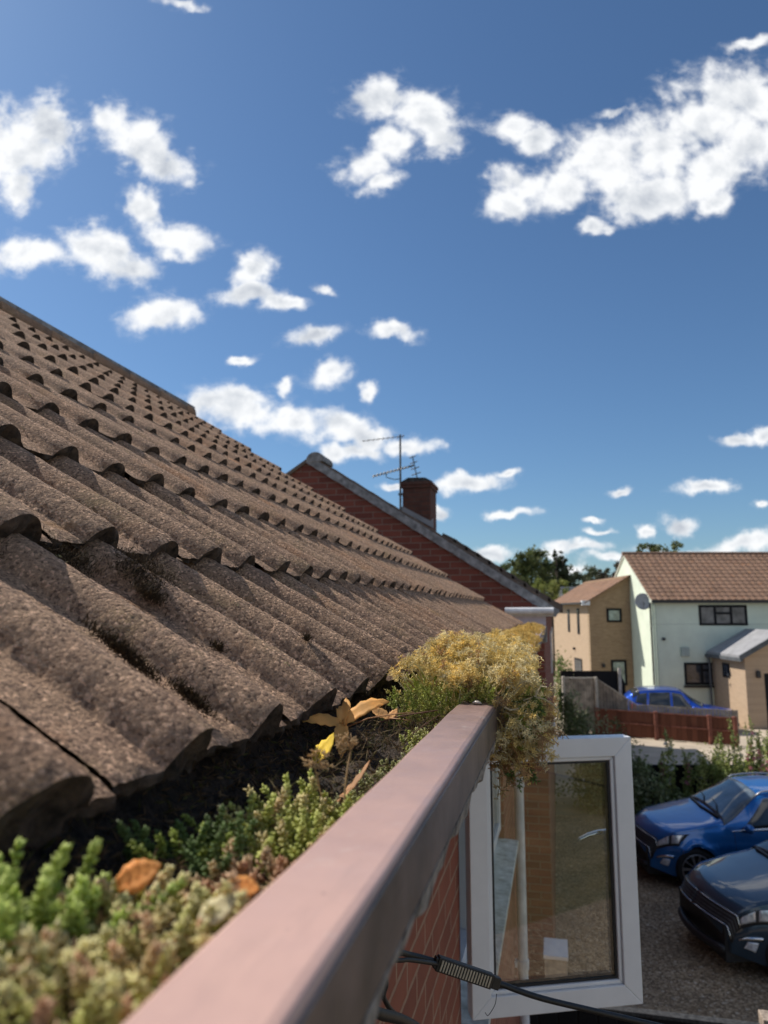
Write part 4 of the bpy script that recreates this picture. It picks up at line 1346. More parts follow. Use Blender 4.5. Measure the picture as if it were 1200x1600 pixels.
o = yagi('small_aerial', (CX0 + .235, CY0 + .1, 2.14), (CX0 + .15, CY0 + .1, 2.55), .09, 5, .010, 'small slanting aerial standing on top of the chimney', (.95, 0, .28), .45)

# ------------------------------------------------------------------ houses across the road, built in the street frame (r, d, z)
def street_thing(name, r, d, label, cat, group=None, z=GZ):
    p = RD(r, d, z)
    return thing(name, p, label, cat, group, YAW), Vector((r, d, z))

# pale green house
G0r, G0d = 11.95, 32.0; GE, GR = .53, 2.86; GD = 3.25; GW = 13.0
gh, go = street_thing('green_house', G0r, G0d, 'pale green rendered house with brown ribbed tile roof and black window frames', 'house')
b = MB(go)
b.prism([(G0d, GZ), (G0d + 2 * GD, GZ), (G0d + 2 * GD, GE), (G0d + GD, GR - .1), (G0d, GE)], 0, G0r, G0r + .3)
b.box(G0r + .3, G0r + GW, G0d, G0d + .3, GZ, GE)
b.box(G0r + .3, G0r + GW, G0d + 2 * GD - .3, G0d + 2 * GD, GZ, GE)
b.prism([(G0d + .3, GZ), (G0d + 2 * GD - .3, GZ), (G0d + 2 * GD - .3, GE), (G0d + GD, GR - .1), (G0d + .3, GE)], 0, G0r + GW - .3, G0r + GW)
gw = b.build('wall', M['render_green'], gh)
# tiled roof with real pantile waves
def tiled_slope(par, off, r0, r1, dE, zE, dR, zR, mat, pitch=.30, course=.33, amp=.028, step=.022, name='roof'):
    """eave (dE,zE) to ridge (dR,zR), extruded along r"""
    L = sqrt((dR - dE) ** 2 + (zR - zE) ** 2); ud, uz2 = (dR - dE) / L, (zR - zE) / L
    sgn = 1 if ud > 0 else -1
    nd, nz2 = -uz2 * sgn, ud * sgn
    nr = int((r1 - r0) / pitch * 6); nk = int(L / course)
    rs = np.linspace(r0, r1, nr + 1)
    Vs, Fs = [], []; n = 0
    wv = amp * np.abs(np.sin(np.pi * (rs - r0) / pitch))
    rows = []
    for k in range(nk + 1):
        a0 = k * L / (nk + 1); a1 = (k + 1) * L / (nk + 1)
        for a, h in ((a0, step - .0), (a1, 0.0)):
            j = rng.normal(0, .002, len(rs))
            rows.append(np.stack([rs, dE + ud * a + nd * (wv + h + j), zE + uz2 * a + nz2 * (wv + h + j)], 1))
    V = np.vstack(rows); m = len(rs)
    F = []
    for i in range(len(rows) - 1):
        q = np.arange(m - 1) + i * m
        F.append(np.stack([q, q + 1, q + 1 + m, q + m], 1))
    return np_mesh(name, V - np.array(off), np.vstack(F), mat, par)
gr_ = tiled_slope(gh, go, G0r - .08, G0r + GW, G0d - .22, GE - .02, G0d + GD, GR, M['tile_red'])
tiled_slope(gh, go, G0r - .08, G0r + GW, G0d + 2 * GD + .22, GE - .02, G0d + GD, GR, M['tile_red'], name='rear_roof')
b = MB(go)
b.tube([(G0r - .1, G0d + GD, GR + .0), (G0r + GW, G0d + GD, GR)], .10, 10)
b.build('ridge', M['tile_red'], gr_)
b = MB(go)
b.box(G0r - .06, G0r + GW, G0d - .30, G0d - .20, GE - .14, GE - .02)
b.box(G0r - .02, G0r + GW, G0d - .20, G0d - .002, GE - .10, GE - .06)
b.build('black_gutter', M['black'], gh)
b = MB(go)
for s0, s1 in ((G0d - .22, G0d + GD), (G0d + 2 * GD + .22, G0d + GD)):
    b.prism([(s0, GE - .16), (s1, GR - .14), (s1, GR - .02), (s0, GE - .03)], 0, G0r - .05, G0r - .003)
b.build('bargeboard', simple('cream_bargeboard', (.62, .63, .52), .6), gh)
def far_window(par, off, r0, r1, z0, z1, d, cols, pane, frame=None, panes=None, rows=None, fw=.10):
    b = MB(off)
    F_ = frame or M['dark_frame']
    b.box(r0, r1, d - .03, d + .02, z0, z0 + fw); b.box(r0, r1, d - .03, d + .02, z1 - fw, z1)
    for i in range(cols + 1):
        c_ = r0 + (r1 - r0) * i / cols
        a, e = max(r0, c_ - fw / 2), min(r1, c_ + fw / 2)
        if i == 0: e = r0 + fw
        if i == cols: a = r1 - fw
        b.box(a, e, d - .032, d + .02, z0 + fw, z1 - fw)
    if rows:
        c0, c1, zz = rows
        b.box(r0 + (r1 - r0) * c0 / cols + fw / 2, r0 + (r1 - r0) * c1 / cols - fw / 2, d - .036, d + .02, zz - fw / 2, zz + fw / 2)
    o = b.build('window', F_, par)
    for i in range(cols):
        b = MB(off)
        b.box(r0 + (r1 - r0) * i / cols + .04, r0 + (r1 - r0) * (i + 1) / cols - .04, d - .008, d + .01, z0 + .05, z1 - .05)
        b.build('pane', panes[i] if panes else pane, o)
    return o
curtain = dark_glass('curtained_pane', (.10, .095, .09), .3)
far_window(gh, go, 14.05, 16.2, -.60, .30, G0d, 3, curtain, rows=(1, 2, -.06))
far_window(gh, go, 13.25, 14.8, -3.18, -2.22, G0d, 2, M['pane_dark'], rows=(1, 2, -2.55))
b = MB(go); b.box(13.2, 15.0, G0d - .1, G0d - .002, -3.30, -3.20); b.build('sill', M['black'], gh)
b = MB(go)
b.tube([(G0r + .12, G0d - .07, GZ), (G0r + .12, G0d - .07, GE - .12)], .04, 8)
b.build('downpipe', simple('pale_green_pipe', (.50, .57, .46), .5), gh)
b = MB(go); b.box(G0r - .05, G0r + .05, G0d + .04, G0d + .12, GE - .3, GE - .12); b.tube([(G0r - .03, G0d + .08, -3.2), (G0r - .03, G0d + .08, GE - .2)], .035, 8)
b.build('corner_pipe', M['black'], gh)
b = MB(go); b.box(13.15, 13.5, G0d - .10, G0d - .002, -1.95, -1.55); b.build('meter_box', simple('meter_box_cover', (.40, .47, .42), .5), gh, bevel=.01)
b = MB(go); b.box(12.35, 12.47, G0d - .12, G0d - .002, -1.25, -1.13); b.build('wall_lamp', M['black'], gh, bevel=.02)
for z in (-.55,):
    b = MB(go); b.box(G0r, G0r + GW, G0d - .006, G0d - .001, z - .006, z + .006); b.build('render_line', simple('render_joint', (.35, .40, .33), .9), gh)
# satellite dish on the lit gable wall
dp = RD(G0r - .22, G0d + .45, .42)
dish = thing('satellite_dish', dp, 'grey satellite dish fixed high on the sunlit gable wall of the green house', 'satellite dish')
b = MB(dp)
n_ = Vector(RD(-.25, -1, .25)).normalized(); e1 = n_.cross(Vector((0, 0, 1))).normalized(); e2 = e1.cross(n_)
secs = []
c0 = Vector(dp) + n_ * .1
for k in range(7):
    q = k / 6; rr = .02 + .33 * q
    secs.append([c0 + n_ * (.10 * q * q) + e1 * rr * cos(t) + e2 * rr * 1.1 * sin(t) for t in [2 * pi * j / 20 for j in range(20)]])
for k in range(6, -1, -1):
    q = k / 6; rr = .02 + .33 * q
    secs.append([c0 + n_ * (.10 * q * q - .012) + e1 * rr * cos(t) + e2 * rr * 1.1 * sin(t) for t in [2 * pi * j / 20 for j in range(20)]])
b.loft(secs)
b.build('dish_bowl', simple('dish_grey', (.42, .42, .42), .5), dish, True)
b = MB(dp); b.tube([c0 - e2 * .34, c0 + n_ * .42 - e2 * .1], .012, 6); b.tube([c0, Vector(RD(G0r, G0d + .45, .25))], .02, 6)
b.box((c0 + n_ * .42).x - .03, (c0 + n_ * .42).x + .03, (c0 + n_ * .42).y - .03, (c0 + n_ * .42).y + .03, dp[2] - .12, dp[2] - .04)
b.build('dish_arm', M['metal_dark'], dish)

# brick porch of the green house
PR, PD = 14.5, 29.1
pw = MB(go)
pw.box(PR, PR + .25, PD, G0d - .005, GZ, -1.75)
pw.box(PR + .25, PR + .75, PD + .01, PD + .26, GZ, -1.75)
pw.box(PR + .75, PR + 1.8, PD + .01, PD + .26, -2.45, -1.75)
pw.box(PR + 1.8, PR + 3.2, PD + .01, PD + .26, GZ, -1.75)
pw.prism([(PR, -1.75), (PR + 3.2, -1.75), (PR + 1.6, -.9)], 1, PD + .012, PD + .24)
porch = pw.build('porch', M['brick_tan_side'], gh)
b = MB(go); b.box(PR + .75, PR + 1.8, PD + .12, PD + .17, GZ, -2.45); b.build('porch_door', M['dark_frame'], porch)
b = MB(go); b.prism([(PR - .22, -1.86), (PR - .22, -1.73), (PR + 1.6, -.74), (PR + 1.6, -.88)], 1, PD - .25, G0d - .01)
b.prism([(PR + 3.5, -1.93), (PR + 3.5, -1.80), (PR + 1.6, -.74), (PR + 1.6, -.88)], 1, PD - .25, G0d - .01)
b.build('porch_roof', M['grey_light'], porch)
b = MB(go); b.prism([(PR - .34, -1.93), (PR - .34, -1.72), (PR + 1.6, -.66), (PR + 1.6, -.86)], 1, PD - .34, PD - .26)
b.box(PR - .30, PR - .22, PD - .3, G0d - .02, -1.97, -1.83)
b.tube([(PR - .2, G0d - .2, GZ), (PR - .2, G0d - .2, -1.9)], .045, 8)
b.build('porch_gutter', M['grey_dark'], porch)
b = MB(go); b.box(PR - .03, PR + .02, PD + 1.3, PD + 1.9, -2.75, -2.15); pwn = b.build('porch_window', M['dark_frame'], porch)
b = MB(go); b.box(PR - .036, PR - .02, PD + 1.38, PD + 1.82, -2.67, -2.23); b.build('pane', M['pane_dark'], pwn)
b = MB(go); b.box(PR + .42, PR + .58, PD - .1, PD + .01, -2.62, -2.35); b.build('porch_lamp', M['black'], porch, bevel=.02)

# brown brick house with single pitch roof
BR0, BR1, BD0, BD1 = 9.92, 11.94, 34.7, 41.9
bh, bo = street_thing('brown_brick_house', BR0, BD0, 'narrow tan brick house with a sloping brown roof, left of the green house', 'house')
BZ0, BZ1 = .52, 1.72
b = MB(bo)
b.prism([(BR0, GZ), (BR1, GZ), (BR1, BZ1), (BR0, BZ0)], 1, BD0, BD0 + .25)
b.build('front_wall', M['brick_tan'], bh)
b = MB(bo); b.box(BR0 - .002, BR0 + .25, BD0 + .25, BD1, GZ, BZ0); b.build('side_wall', M['brick_tan_side'], bh)
b = MB(bo); b.box(BR0 + .25, BR1, BD1 - .25, BD1, GZ, BZ0); b.box(BR1 - .25, BR1 - .003, BD0 + .25, BD1 - .25, GZ, BZ1 - .02); b.build('rear_wall', M['brick_tan'], bh)
b = MB(bo)
N = 12
for k in range(N):
    t0, t1 = k / N, (k + 1) / N
    X0 = BR0 - .28 + (BR1 + .28 - BR0 + .02) * t0; X1 = BR0 - .28 + (BR1 + .28 - BR0 + .02) * t1
    Z = lambda x: BZ0 + .03 + (x - BR0) * (BZ1 - BZ0) / (BR1 - BR0)
    X1 = min(X1, BR1 - .01)
    b.prism([(X0, Z(X0)), (X1 + .004, Z(X1 + .02) - .02), (X1 + .004, Z(X1) + .03), (X0, Z(X0) + .07)], 1, BD0 - .25, BD1 + .2)
b.build('roof', M['tile_red'], bh)
b = MB(bo); b.box(BR0 - .40, BR0 - .29, BD0 - .2, BD1 + .15, BZ0 - .15, BZ0 - .06); b.box(BR0 - .3, BR0 - .004, BD0 - .2, BD1 + .1, BZ0 - .13, BZ0 - .10)
b.build('gutter', M['black'], bh)
b = MB(bo); b.box(BR0 - .38, BR0 - .0, BD0 - .24, BD0 - .004, BZ0 - .2, BZ0 + .02); b.build('eaves_box', M['white'], bh)
far_window(bh, bo, 10.77, 11.50, -.50, .17, BD0, 1, M['pane_blind'])
far_window(bh, bo, 10.88, 11.62, -3.47, -2.28, BD0, 1, M['pane_blind'])
for (d0, d1, z0, z1) in ((36.4, 36.8, -1.12, .17), (38.3, 38.7, -1.06, .12), (36.2, 37.6, -3.7, -2.35)):
    b = MB(bo); b.box(BR0 - .03, BR0 + .0, d0, d1, z0, z1); wn_ = b.build('window', M['dark_frame'], bh)
    b = MB(bo); b.box(BR0 - .036, BR0 - .028, d0 + .08, d1 - .08, z0 + .08, z1 - .08); b.build('pane', M['pane_dark'], wn_)
b = MB(bo); b.box(BR0 - .12, BR0 - .004, 37.4, 37.5, -1.95, -1.82); b.build('wall_lamp', M['black'], bh, bevel=.01)
b = MB(bo); b.box(10.45, 10.58, BD0 - .12, BD0 - .004, -2.63, -2.46); b.build('wall_lamp', M['black'], bh, bevel=.01)

# ------------------------------------------------------------------ fences
def posts(par, off, pts, w_, mat, name='post'):
    for (r, d, z0, z1) in pts:
        b = MB(off); b.box(r - w_ / 2, r + w_ / 2, d - w_ / 2 - .02, d + w_ / 2, z0, z1); b.build(name, mat, par, bevel=.006)
FD0, FD1 = 28.4, 28.05   # red fence runs from left (far) to right (near)
rf, ro = street_thing('red_fence', 8.1, 27.7, 'low red-brown timber fence with posts along the pale concrete road', 'fence')
def fd(r): return 27.6 - 2.2 * (r - 8.28) / 3.82
b = MB(ro)
rs = [8.07, 9.9, 11.45, 12.15]
for r0, r1 in zip(rs[:-1], rs[1:]):
    b.loft([[(r0, fd(r0) + o_, GZ + .03), (r1, fd(r1) + o_, GZ + .03), (r1, fd(r1) + o_, -3.68), (r0, fd(r0) + o_, -3.68)] for o_ in (0, .03)])
b.build('board_panel', M['fence_red'], rf)
b = MB(ro)
for r0, r1 in zip(rs[:-1], rs[1:]):
    for z in (-3.68, -4.12):
        b.loft([[(r0 + .06, fd(r0) + o_, z), (r1 - .06, fd(r1) + o_, z), (r1 - .06, fd(r1) + o_, z + .05), (r0 + .06, fd(r0) + o_, z + .05)] for o_ in (-.045, -.004)])
b.build('rail', M['post_red'], rf)
posts(rf, ro, [(r, fd(r), GZ, -3.60) for r in rs], .12, M['post_red'])
# picket fence behind
pf, po = street_thing('picket_fence', 8.2, 27.9, 'weathered grey close-board fence stepping down behind the red fence', 'fence')
def pf_d(r): return (28.0 if r < 8.15 else 28.0 - 2.2 * (r - 8.15) / 3.82)
def pk_top(r):
    if r < 8.15: return -2.55
    if r < 9.45: return -2.55 - (r - 8.15) * .93 / 1.3
    return -3.42
b = MB(po)
r = 6.9
while r < 12.3:
    zt = pk_top(r + .045) + rnd.uniform(-.008, .008)
    d0 = pf_d(r); d1 = pf_d(r + .085)
    b.prism([(r, d0), (r + .085, d1), (r + .085, d1 + .022), (r, d0 + .022)], 2, GZ + .05, zt)
    r += .1
b.build('pickets', simple('weathered_grey_timber', (.40, .34, .27), .9, var=.25, nscale=3), pf)
b = MB(po)
for r0, r1 in ((6.9, 8.15), (8.15, 9.45)):
    b.loft([[(r0, pf_d(r0) + o_, pk_top(r0 + .0001)), (r1, pf_d(r1) + o_, pk_top(r1 - .0001)), (r1, pf_d(r1) + o_, pk_top(r1 - .0001) + .05), (r0, pf_d(r0) + o_, pk_top(r0 + .0001) + .05)] for o_ in (-.03, .03)])
b.build('capping_rail', M['post_grey'], pf)
posts(pf, po, [(8.15, pf_d(8.15) - .04, GZ, -2.48), (6.9, 27.96, GZ, -2.46)], .10, M['post_grey'])
# black fence in front of the brown house
bf, bo2 = street_thing('black_fence', 8.0, 30.0, 'plain black fence panels in front of the tan brick house', 'fence')
b = MB(bo2); b.box(7.3, 9.75, 29.98, 30.02, GZ, -2.42)
b.prism([(9.75, GZ), (9.95, GZ), (9.95, -2.95), (9.75, -2.42)], 1, 29.98, 30.02)
b.build('panel', M['fence_black'], bf)
b = MB(bo2); b.box(9.66, 9.78, 29.9, 29.975, GZ, -2.30); b.build('post', M['post_grey'], bf)
# black boundary fence behind the near cars
kf, ko = street_thing('dark_boundary_fence', 5.4, 17.9, 'low black board fence behind the parked cars with hollyhocks against it', 'fence')
b = MB(ko); b.box(4.9, 13.5, 17.9, 17.93, GZ + .02, -3.72); b.build('panel', M['fence_black'], kf)
b = MB(ko); b.box(4.9, 13.5, 17.87, 17.96, -3.72, -3.68); b.build('capping_rail', M['fence_black'], kf)
posts(kf, ko, [(r, 17.86, GZ, -3.62) for r in (4.9, 6.7, 8.5, 10.3, 12.1)], .10, M['fence_black'])
# black side gate / fence below the window
sf = thing('side_fence', (.2, 5.9, GZ), 'black fence panel with a thin capping strip below the open window', 'fence')
b = MB((.2, 5.9, GZ)); b.box(WX + .002, 1.40, 5.80, 5.84, GZ + .03, -2.86); b.build('panel', M['fence_black'], sf)
b = MB((.2, 5.9, GZ)); b.box(WX + .002, 1.40, 5.785, 5.855, -2.86, -2.835); b.build('capping_strip', simple('worn_grey_capping', (.045, .045, .045), .7, var=.4, nscale=40), sf)
b = MB((.2, 5.9, GZ)); b.box(1.29, 1.43, 5.74, 5.88, GZ, -2.76); b.build('post', simple('pale_timber_post', (.36, .29, .23), .9, var=.3, nscale=30), sf, bevel=.006)
# pale box at the drive edge seen through the glass
o = thing('meter_cabinet', (-.11, 8.7, GZ), 'pale cabinet with a white top standing on the gravel, seen through the open window pane', 'cabinet')
b = MB((-.11, 8.7, GZ)); b.box(-.24, .0, 8.52, 8.92, GZ, -3.74); b.build('body', simple('cream_cabinet', (.45, .40, .33), .7), o, bevel=.008)
b = MB((-.11, 8.7, GZ)); b.box(-.25, .012, 8.50, 8.94, -3.74, -3.70); b.build('lid', M['white'], o, bevel=.006)
# hedge/fence behind the rear lawn, mirrored in the pane
o = thing('tall_hedge', (2, -24, GZ), 'dark tall hedge behind the rear lawn, reflected in the window pane', 'hedge')
c = Cloud(); n = 9000
P = np.stack([rng.uniform(-10, 14, n), rng.uniform(-24.6, -23.4, n), rng.uniform(GZ, GZ + 2.1, n)], 1)
c.put(P, rng.normal(0, 1, (n, 3)), .14, .07, np.array([(.05, .09, .025)]) * rng.uniform(.6, 1.5, (n, 1)), FLATV, FLATF)
c.build('foliage', M['foliage'], o, (2, -24, GZ))
b = MB((2, -24, GZ)); b.box(-10, 14, -24.3, -23.7, GZ, GZ + 1.9); b.build('branches', simple('hedge_core', (.03, .04, .02), .95), o)

# ------------------------------------------------------------------ trees
def tree(name, r, d, h, blobs, n, leaf, cols, label, trunk_r=.2, group='distant trees', z0=GZ):
    base = Vector(RD(r, d, z0))
    t_ = thing(name, base, label, 'tree', group, YAW)
    b = MB((r, d, z0))
    b.tube([(r, d, z0), (r + .1, d, z0 + h * .35), (r, d, z0 + h * .62), (r - .05, d, z0 + h * .85)], [trunk_r, trunk_r * .75, trunk_r * .45, trunk_r * .12], 8)
    for k in range(9):
        q = blobs[k % len(blobs)]
        z1 = z0 + h * rnd.uniform(.35, .6)
        m_ = Vector((r + (q[0]) * .45, d, (z1 + q[1] + z0) / 2))
        b.tube([(r, d, z1), tuple(m_), (r + q[0] * .9, d + rnd.uniform(-1, 1), z0 + q[1])], [trunk_r * .4, trunk_r * .25, trunk_r * .06], 5)
    b.build('trunk', M['bark'], t_, True)
    c = Cloud()
    tot = sum(q[2] * q[3] for q in blobs)
    for (dx, z, rx, rz) in blobs:
        m = int(n * rx * rz / tot)
        # lumpy: sub-clumps on the blob
        nc = max(6, m // 55)
        cd_ = rng.normal(0, 1, (nc, 3)); cd_ /= np.linalg.norm(cd_, axis=1, keepdims=True)
        cc = cd_ * rng.uniform(.45, 1, (nc, 1)) ** .5
        ci = rng.integers(0, nc, m)
        P = (cc[ci] * np.array([rx, rx * .9, rz]) + rng.normal(0, .17, (m, 3)) * min(rx, rz)) + np.array([r + dx, d, z0 + z])
        col = np.array(cols)[rng.integers(0, len(cols), nc)][ci] * rng.uniform(.75, 1.25, (m, 1))
        c.put(P, rng.normal(0, 1, (m, 3)), leaf * rng.uniform(.7, 1.3, m), leaf * .55, col, FLATV, FLATF)
    c.build('crown', M['foliage'], t_, (r, d, z0))
    return t_
def rr(x, d): return (x - 600) / 1109 * d
def zz_(y, d): return (956 - y) / 1109 * d - GZ
OAK = [(.09, .13, .04), (.13, .17, .055), (.07, .10, .03), (.16, .19, .07)]
DKG = [(.04, .065, .03), (.06, .09, .04), (.03, .05, .02)]
d = 70
tree('broadleaf_tree', rr(830, d), d, zz_(862, d), [(-.3, zz_(876, d), 1.5, 1.1), (-1.6, zz_(893, d), 1.3, 1.0), (1.0, zz_(880, d), 1.1, 1.1), (.3, zz_(900, d), 2.0, 1.3), (-2.4, zz_(905, d), .9, .7), (0, zz_(918, d), 2.2, 1.2)], 7000, .30, OAK, 'rounded broadleaf tree showing over the brick house verge')
d = 72
for k, (x, top) in enumerate(((867, 868), (877, 866))):
    tree('conifer_tree', rr(x, d), d, zz_(top, d), [(0, zz_(top + 2, d), .22, .6), (0, zz_(top + 12, d), .42, .8), (0, zz_(top + 26, d), .62, 1.0), (0, zz_(top + 44, d), .8, 1.2)], 2200, .22, DKG, ['left one of the two dark pointed conifers', 'right one of the two dark pointed conifers, slightly taller'][k])
d = 76
tree('broadleaf_tree', rr(868, d), d, zz_(890, d), [(-1.2, zz_(900, d), 1.2, .9), (.8, zz_(897, d), 1.1, .9), (0, zz_(912, d), 2.0, 1.2), (0, zz_(935, d), 2.2, 1.6)], 3600, .30, DKG, 'dark tree mass at the foot of the conifers')
tree('broadleaf_tree', rr(904, d), d, zz_(888, d), [(-.9, zz_(901, d), 1.2, .8), (.8, zz_(899, d), 1.3, .8), (0, zz_(915, d), 2.4, 1.1), (0, zz_(935, d), 2.4, 1.5)], 3600, .30, [(.09, .12, .06), (.12, .15, .08), (.07, .10, .05)], 'grey-green rounded tree right of the conifers')
d = 84
tree('broadleaf_tree', rr(945, d), d, zz_(888, d), [(-1, zz_(900, d), 1.2, .9), (1.4, zz_(893, d), 1.2, .7), (0, zz_(912, d), 2.4, 1.1)], 2200, .34, [(.07, .085, .05), (.09, .08, .06)], 'hazy tree just above the sloping brown roof')
d = 52
tree('broadleaf_tree', rr(859, d), d, zz_(905, d), [(-.7, zz_(917, d), .6, .5), (.5, zz_(915, d), .7, .5), (0, zz_(925, d), 1.1, .7), (0, zz_(945, d), .9, .9)], 2600, .17, [(.22, .26, .06), (.28, .30, .08), (.16, .20, .05)], 'small yellow-green tree in front of the darker trees')
d = 62
tree('broadleaf_tree', rr(1030, d), d, zz_(850, d), [(-1.0, zz_(858, d), 1.1, .5), (.8, zz_(857, d), 1.4, .55), (0, zz_(868, d), 2.3, .8), (0, zz_(885, d), 2.4, 1.2)], 3000, .26, OAK, 'green treetop showing over the ridge of the green house')
tree('broadleaf_tree', rr(800, 90), 90, zz_(880, 90), [(-1.0, zz_(893, 90), 1.6, .9), (1.2, zz_(890, 90), 1.4, .9), (0, zz_(905, 90), 2.6, 1.2), (3, zz_(915, 90), 3, 1.2)], 3000, .34, OAK, 'distant tree left of the rounded broadleaf tree, mostly behind the verge')
# far belt of greenery closing the horizon
c = Cloud(); n = 16000
xr = rng.uniform(-120, 160, n); dd = 110 + rng.uniform(-3, 3, n)
hh = 4.6 + 1.6 * np.sin(xr * .21) + 1.2 * np.sin(xr * .53 + 1)
z = GZ + rng.uniform(0, 1, n) ** .6 * hh
P = np.stack([xr * cos(YAW) - dd * sin(YAW), xr * sin(YAW) + dd * cos(YAW), z], 1)
c.put(P, rng.normal(0, 1, (n, 3)), 1.0, .6, np.array(OAK)[rng.integers(0, 4, n)] * rng.uniform(.7, 1.3, (n, 1)), FLATV, FLATF)
o = c.build('far_woodland', M['foliage']); tag(o, 'low belt of distant trees along the horizon', 'woodland', kind='stuff')
# distant house behind the yellow-green tree
o, oo = street_thing('distant_house', rr(925, 60), 60, 'distant grey-roofed house glimpsed behind the trees above the brown roof', 'house')
b = MB(oo); b.box(rr(890, 60), rr(960, 60), 60, 66, GZ, -.4); b.build('wall', M['white_old'], o)
b = MB(oo); b.prism([(59.6, -.5), (66.4, -.5), (63, 2.2)], 0, rr(888, 60), rr(962, 60)); b.build('roof', M['grey_dark'], o)
# shrubs
def shrub(name, r, d, w_, h, n, leaf, cols, label, z0=GZ, group='shrubs by the drive'):
    c = Cloud(); m = max(8, n // 40)
    cc = rng.normal(0, .45, (m, 3)); cc[:, 2] = rng.uniform(0, 1, m)
    ci = rng.integers(0, m, n)
    q = cc[ci] + rng.normal(0, .13, (n, 3))
    wz = 1 - .45 * np.clip(q[:, 2], 0, 1)
    P = np.stack([r + q[:, 0] * w_ * wz, d + q[:, 1] * w_ * .6, z0 + np.abs(q[:, 2]) * h], 1)
    x = P[:, 0] * cos(YAW) - P[:, 1] * sin(YAW); y = P[:, 0] * sin(YAW) + P[:, 1] * cos(YAW)
    P = np.stack([x, y, P[:, 2]], 1)
    col = np.array(cols)[rng.integers(0, len(cols), m)][ci] * rng.uniform(.7, 1.3, (n, 1))
    c.put(P, rng.normal(0, 1, (n, 3)), leaf * rng.uniform(.6, 1.3, n), leaf * .6, col, FLATV, FLATF)
    base = RD(r, d, z0)
    o = thing(name, base, label, 'shrub', group)
    c.build('foliage', M['foliage'], o, base)
    b = MB(base)
    for k in range(5):
        a = RD(r + rnd.uniform(-.1, .1) * w_, d, z0); e = RD(r + rnd.uniform(-.35, .35) * w_, d + rnd.uniform(-.2, .2) * w_, z0 + h * rnd.uniform(.6, .9))
        b.tube([a, tuple((Vector(a) + Vector(e)) / 2 + Vector((0, 0, .05))), e], .018, 5, .006)
    b.build('stems', M['bark'], o)
    return o
SG = [(.10, .16, .05), (.15, .20, .08), (.08, .12, .05), (.30, .34, .20)]
shrub('garden_shrub', rr(1000, 17.1), 17.1, .9, 1.05, 1500, .10, SG, 'dark leafy shrub at the left end of the black boundary fence')
shrub('garden_shrub', rr(960, 17.3), 17.3, 1.0, 1.15, 2200, .10, SG, 'dark leafy shrub partly hidden behind the open window frame')
shrub('garden_shrub', rr(915, 17.6), 17.6, 1.0, 1.2, 2000, .10, SG, 'dark shrub seen through the top of the window pane')
shrub('garden_shrub', rr(1045, 16.9), 16.9, .7,   .45, 500, .09, SG, 'low shrub close to the bonnet of the blue car')
shrub('garden_shrub', rr(905, 25.2), 25.2, 1.3, 1.2, 1500, .10, SG, 'shaded shrub at the left end of the red fence')
shrub('garden_shrub', rr(882, 26.5), 26.5, .8, 1.7, 1500, .11, SG, 'shaded bush beside the neighbour wall')
shrub('garden_shrub', rr(872, 30.5), 30.5, .6, 2.4, 1800, .12, [(.12, .20, .04), (.16, .25, .06)], 'bright green bush left of the black fence panels')
# hollyhocks
def hollyhock(r, d, h, label, flower, lean=0, z0=GZ, lit=True):
    base = Vector(RD(r, d, z0))
    o = thing('hollyhock', base, label, 'flower', 'hollyhocks along the black fence')
    c = Cloud()
    ns = 3
    cs = [(.26, .34, .09), (.36, .42, .13), (.44, .46, .18)]
    fl = Cloud(); nf = 0
    for k in range(ns):
        hx = h * rnd.uniform(.7, 1.0); dx = rnd.uniform(-.12, .12) + lean
        pts = [tuple(base + Vector((rnd.uniform(-.05, .05), 0, 0)) + Vector((dx * t * t + .02 * sin(t * 9 + k), rnd.uniform(-.02, .02), hx * t))) for t in [i / 7 for i in range(8)]]
        c.stem(pts, .012, (.16, .20, .08), 5)
        P = np.array(pts)
        m = int(80 * hx)
        u = rng.uniform(.02, .98, m); i = np.minimum((u * 7).astype(int), 6); f = (u * 7 - i)[:, None]
        q = P[i] * (1 - f) + P[i + 1] * f + rng.normal(0, .035, (m, 3)) * (1.5 - u[:, None])
        c.put(q, rng.normal(0, 1, (m, 3)) + np.array([0, 0, .2]), (.15 - .10 * u), (.11 - .075 * u), np.array(cs)[rng.integers(0, 3, m)], FLATV, FLATF)
        # buds
        m = 14; u = rng.uniform(.6, 1, m); i = np.minimum((u * 7).astype(int), 6); f = (u * 7 - i)[:, None]
        c.put(P[i] * (1 - f) + P[i + 1] * f + rng.normal(0, .02, (m, 3)), rng.normal(0, 1, (m, 3)), .035, .022, (.34, .38, .16))
        m = 5
        u = rng.uniform(.35, .8, m); i = np.minimum((u * 7).astype(int), 6); f = (u * 7 - i)[:, None]
        q = P[i] * (1 - f) + P[i + 1] * f + np.array([0, -.04, 0]) + rng.normal(0, .02, (m, 3))
        for s2 in q:
            an = np.arange(5) * 2 * pi / 5; ax = np.array([rng.normal(-.2, .3), -1, .2]); A, B, D_ = frames(ax[None])
            pd = A * np.cos(an)[:, None] + B * np.sin(an)[:, None] + D_ * .5
            fl.put(np.repeat(s2[None], 5, 0), pd, .055, .05, flower, FLATV, FLATF)
    c.build('stems_and_leaves', M['foliage'], o, base)
    fl.build('blooms', M['foliage'], o, base)
PINK = (.80, .38, .44); WHT = (.85, .82, .76); CREAM = (.80, .74, .55)
d = 17.5
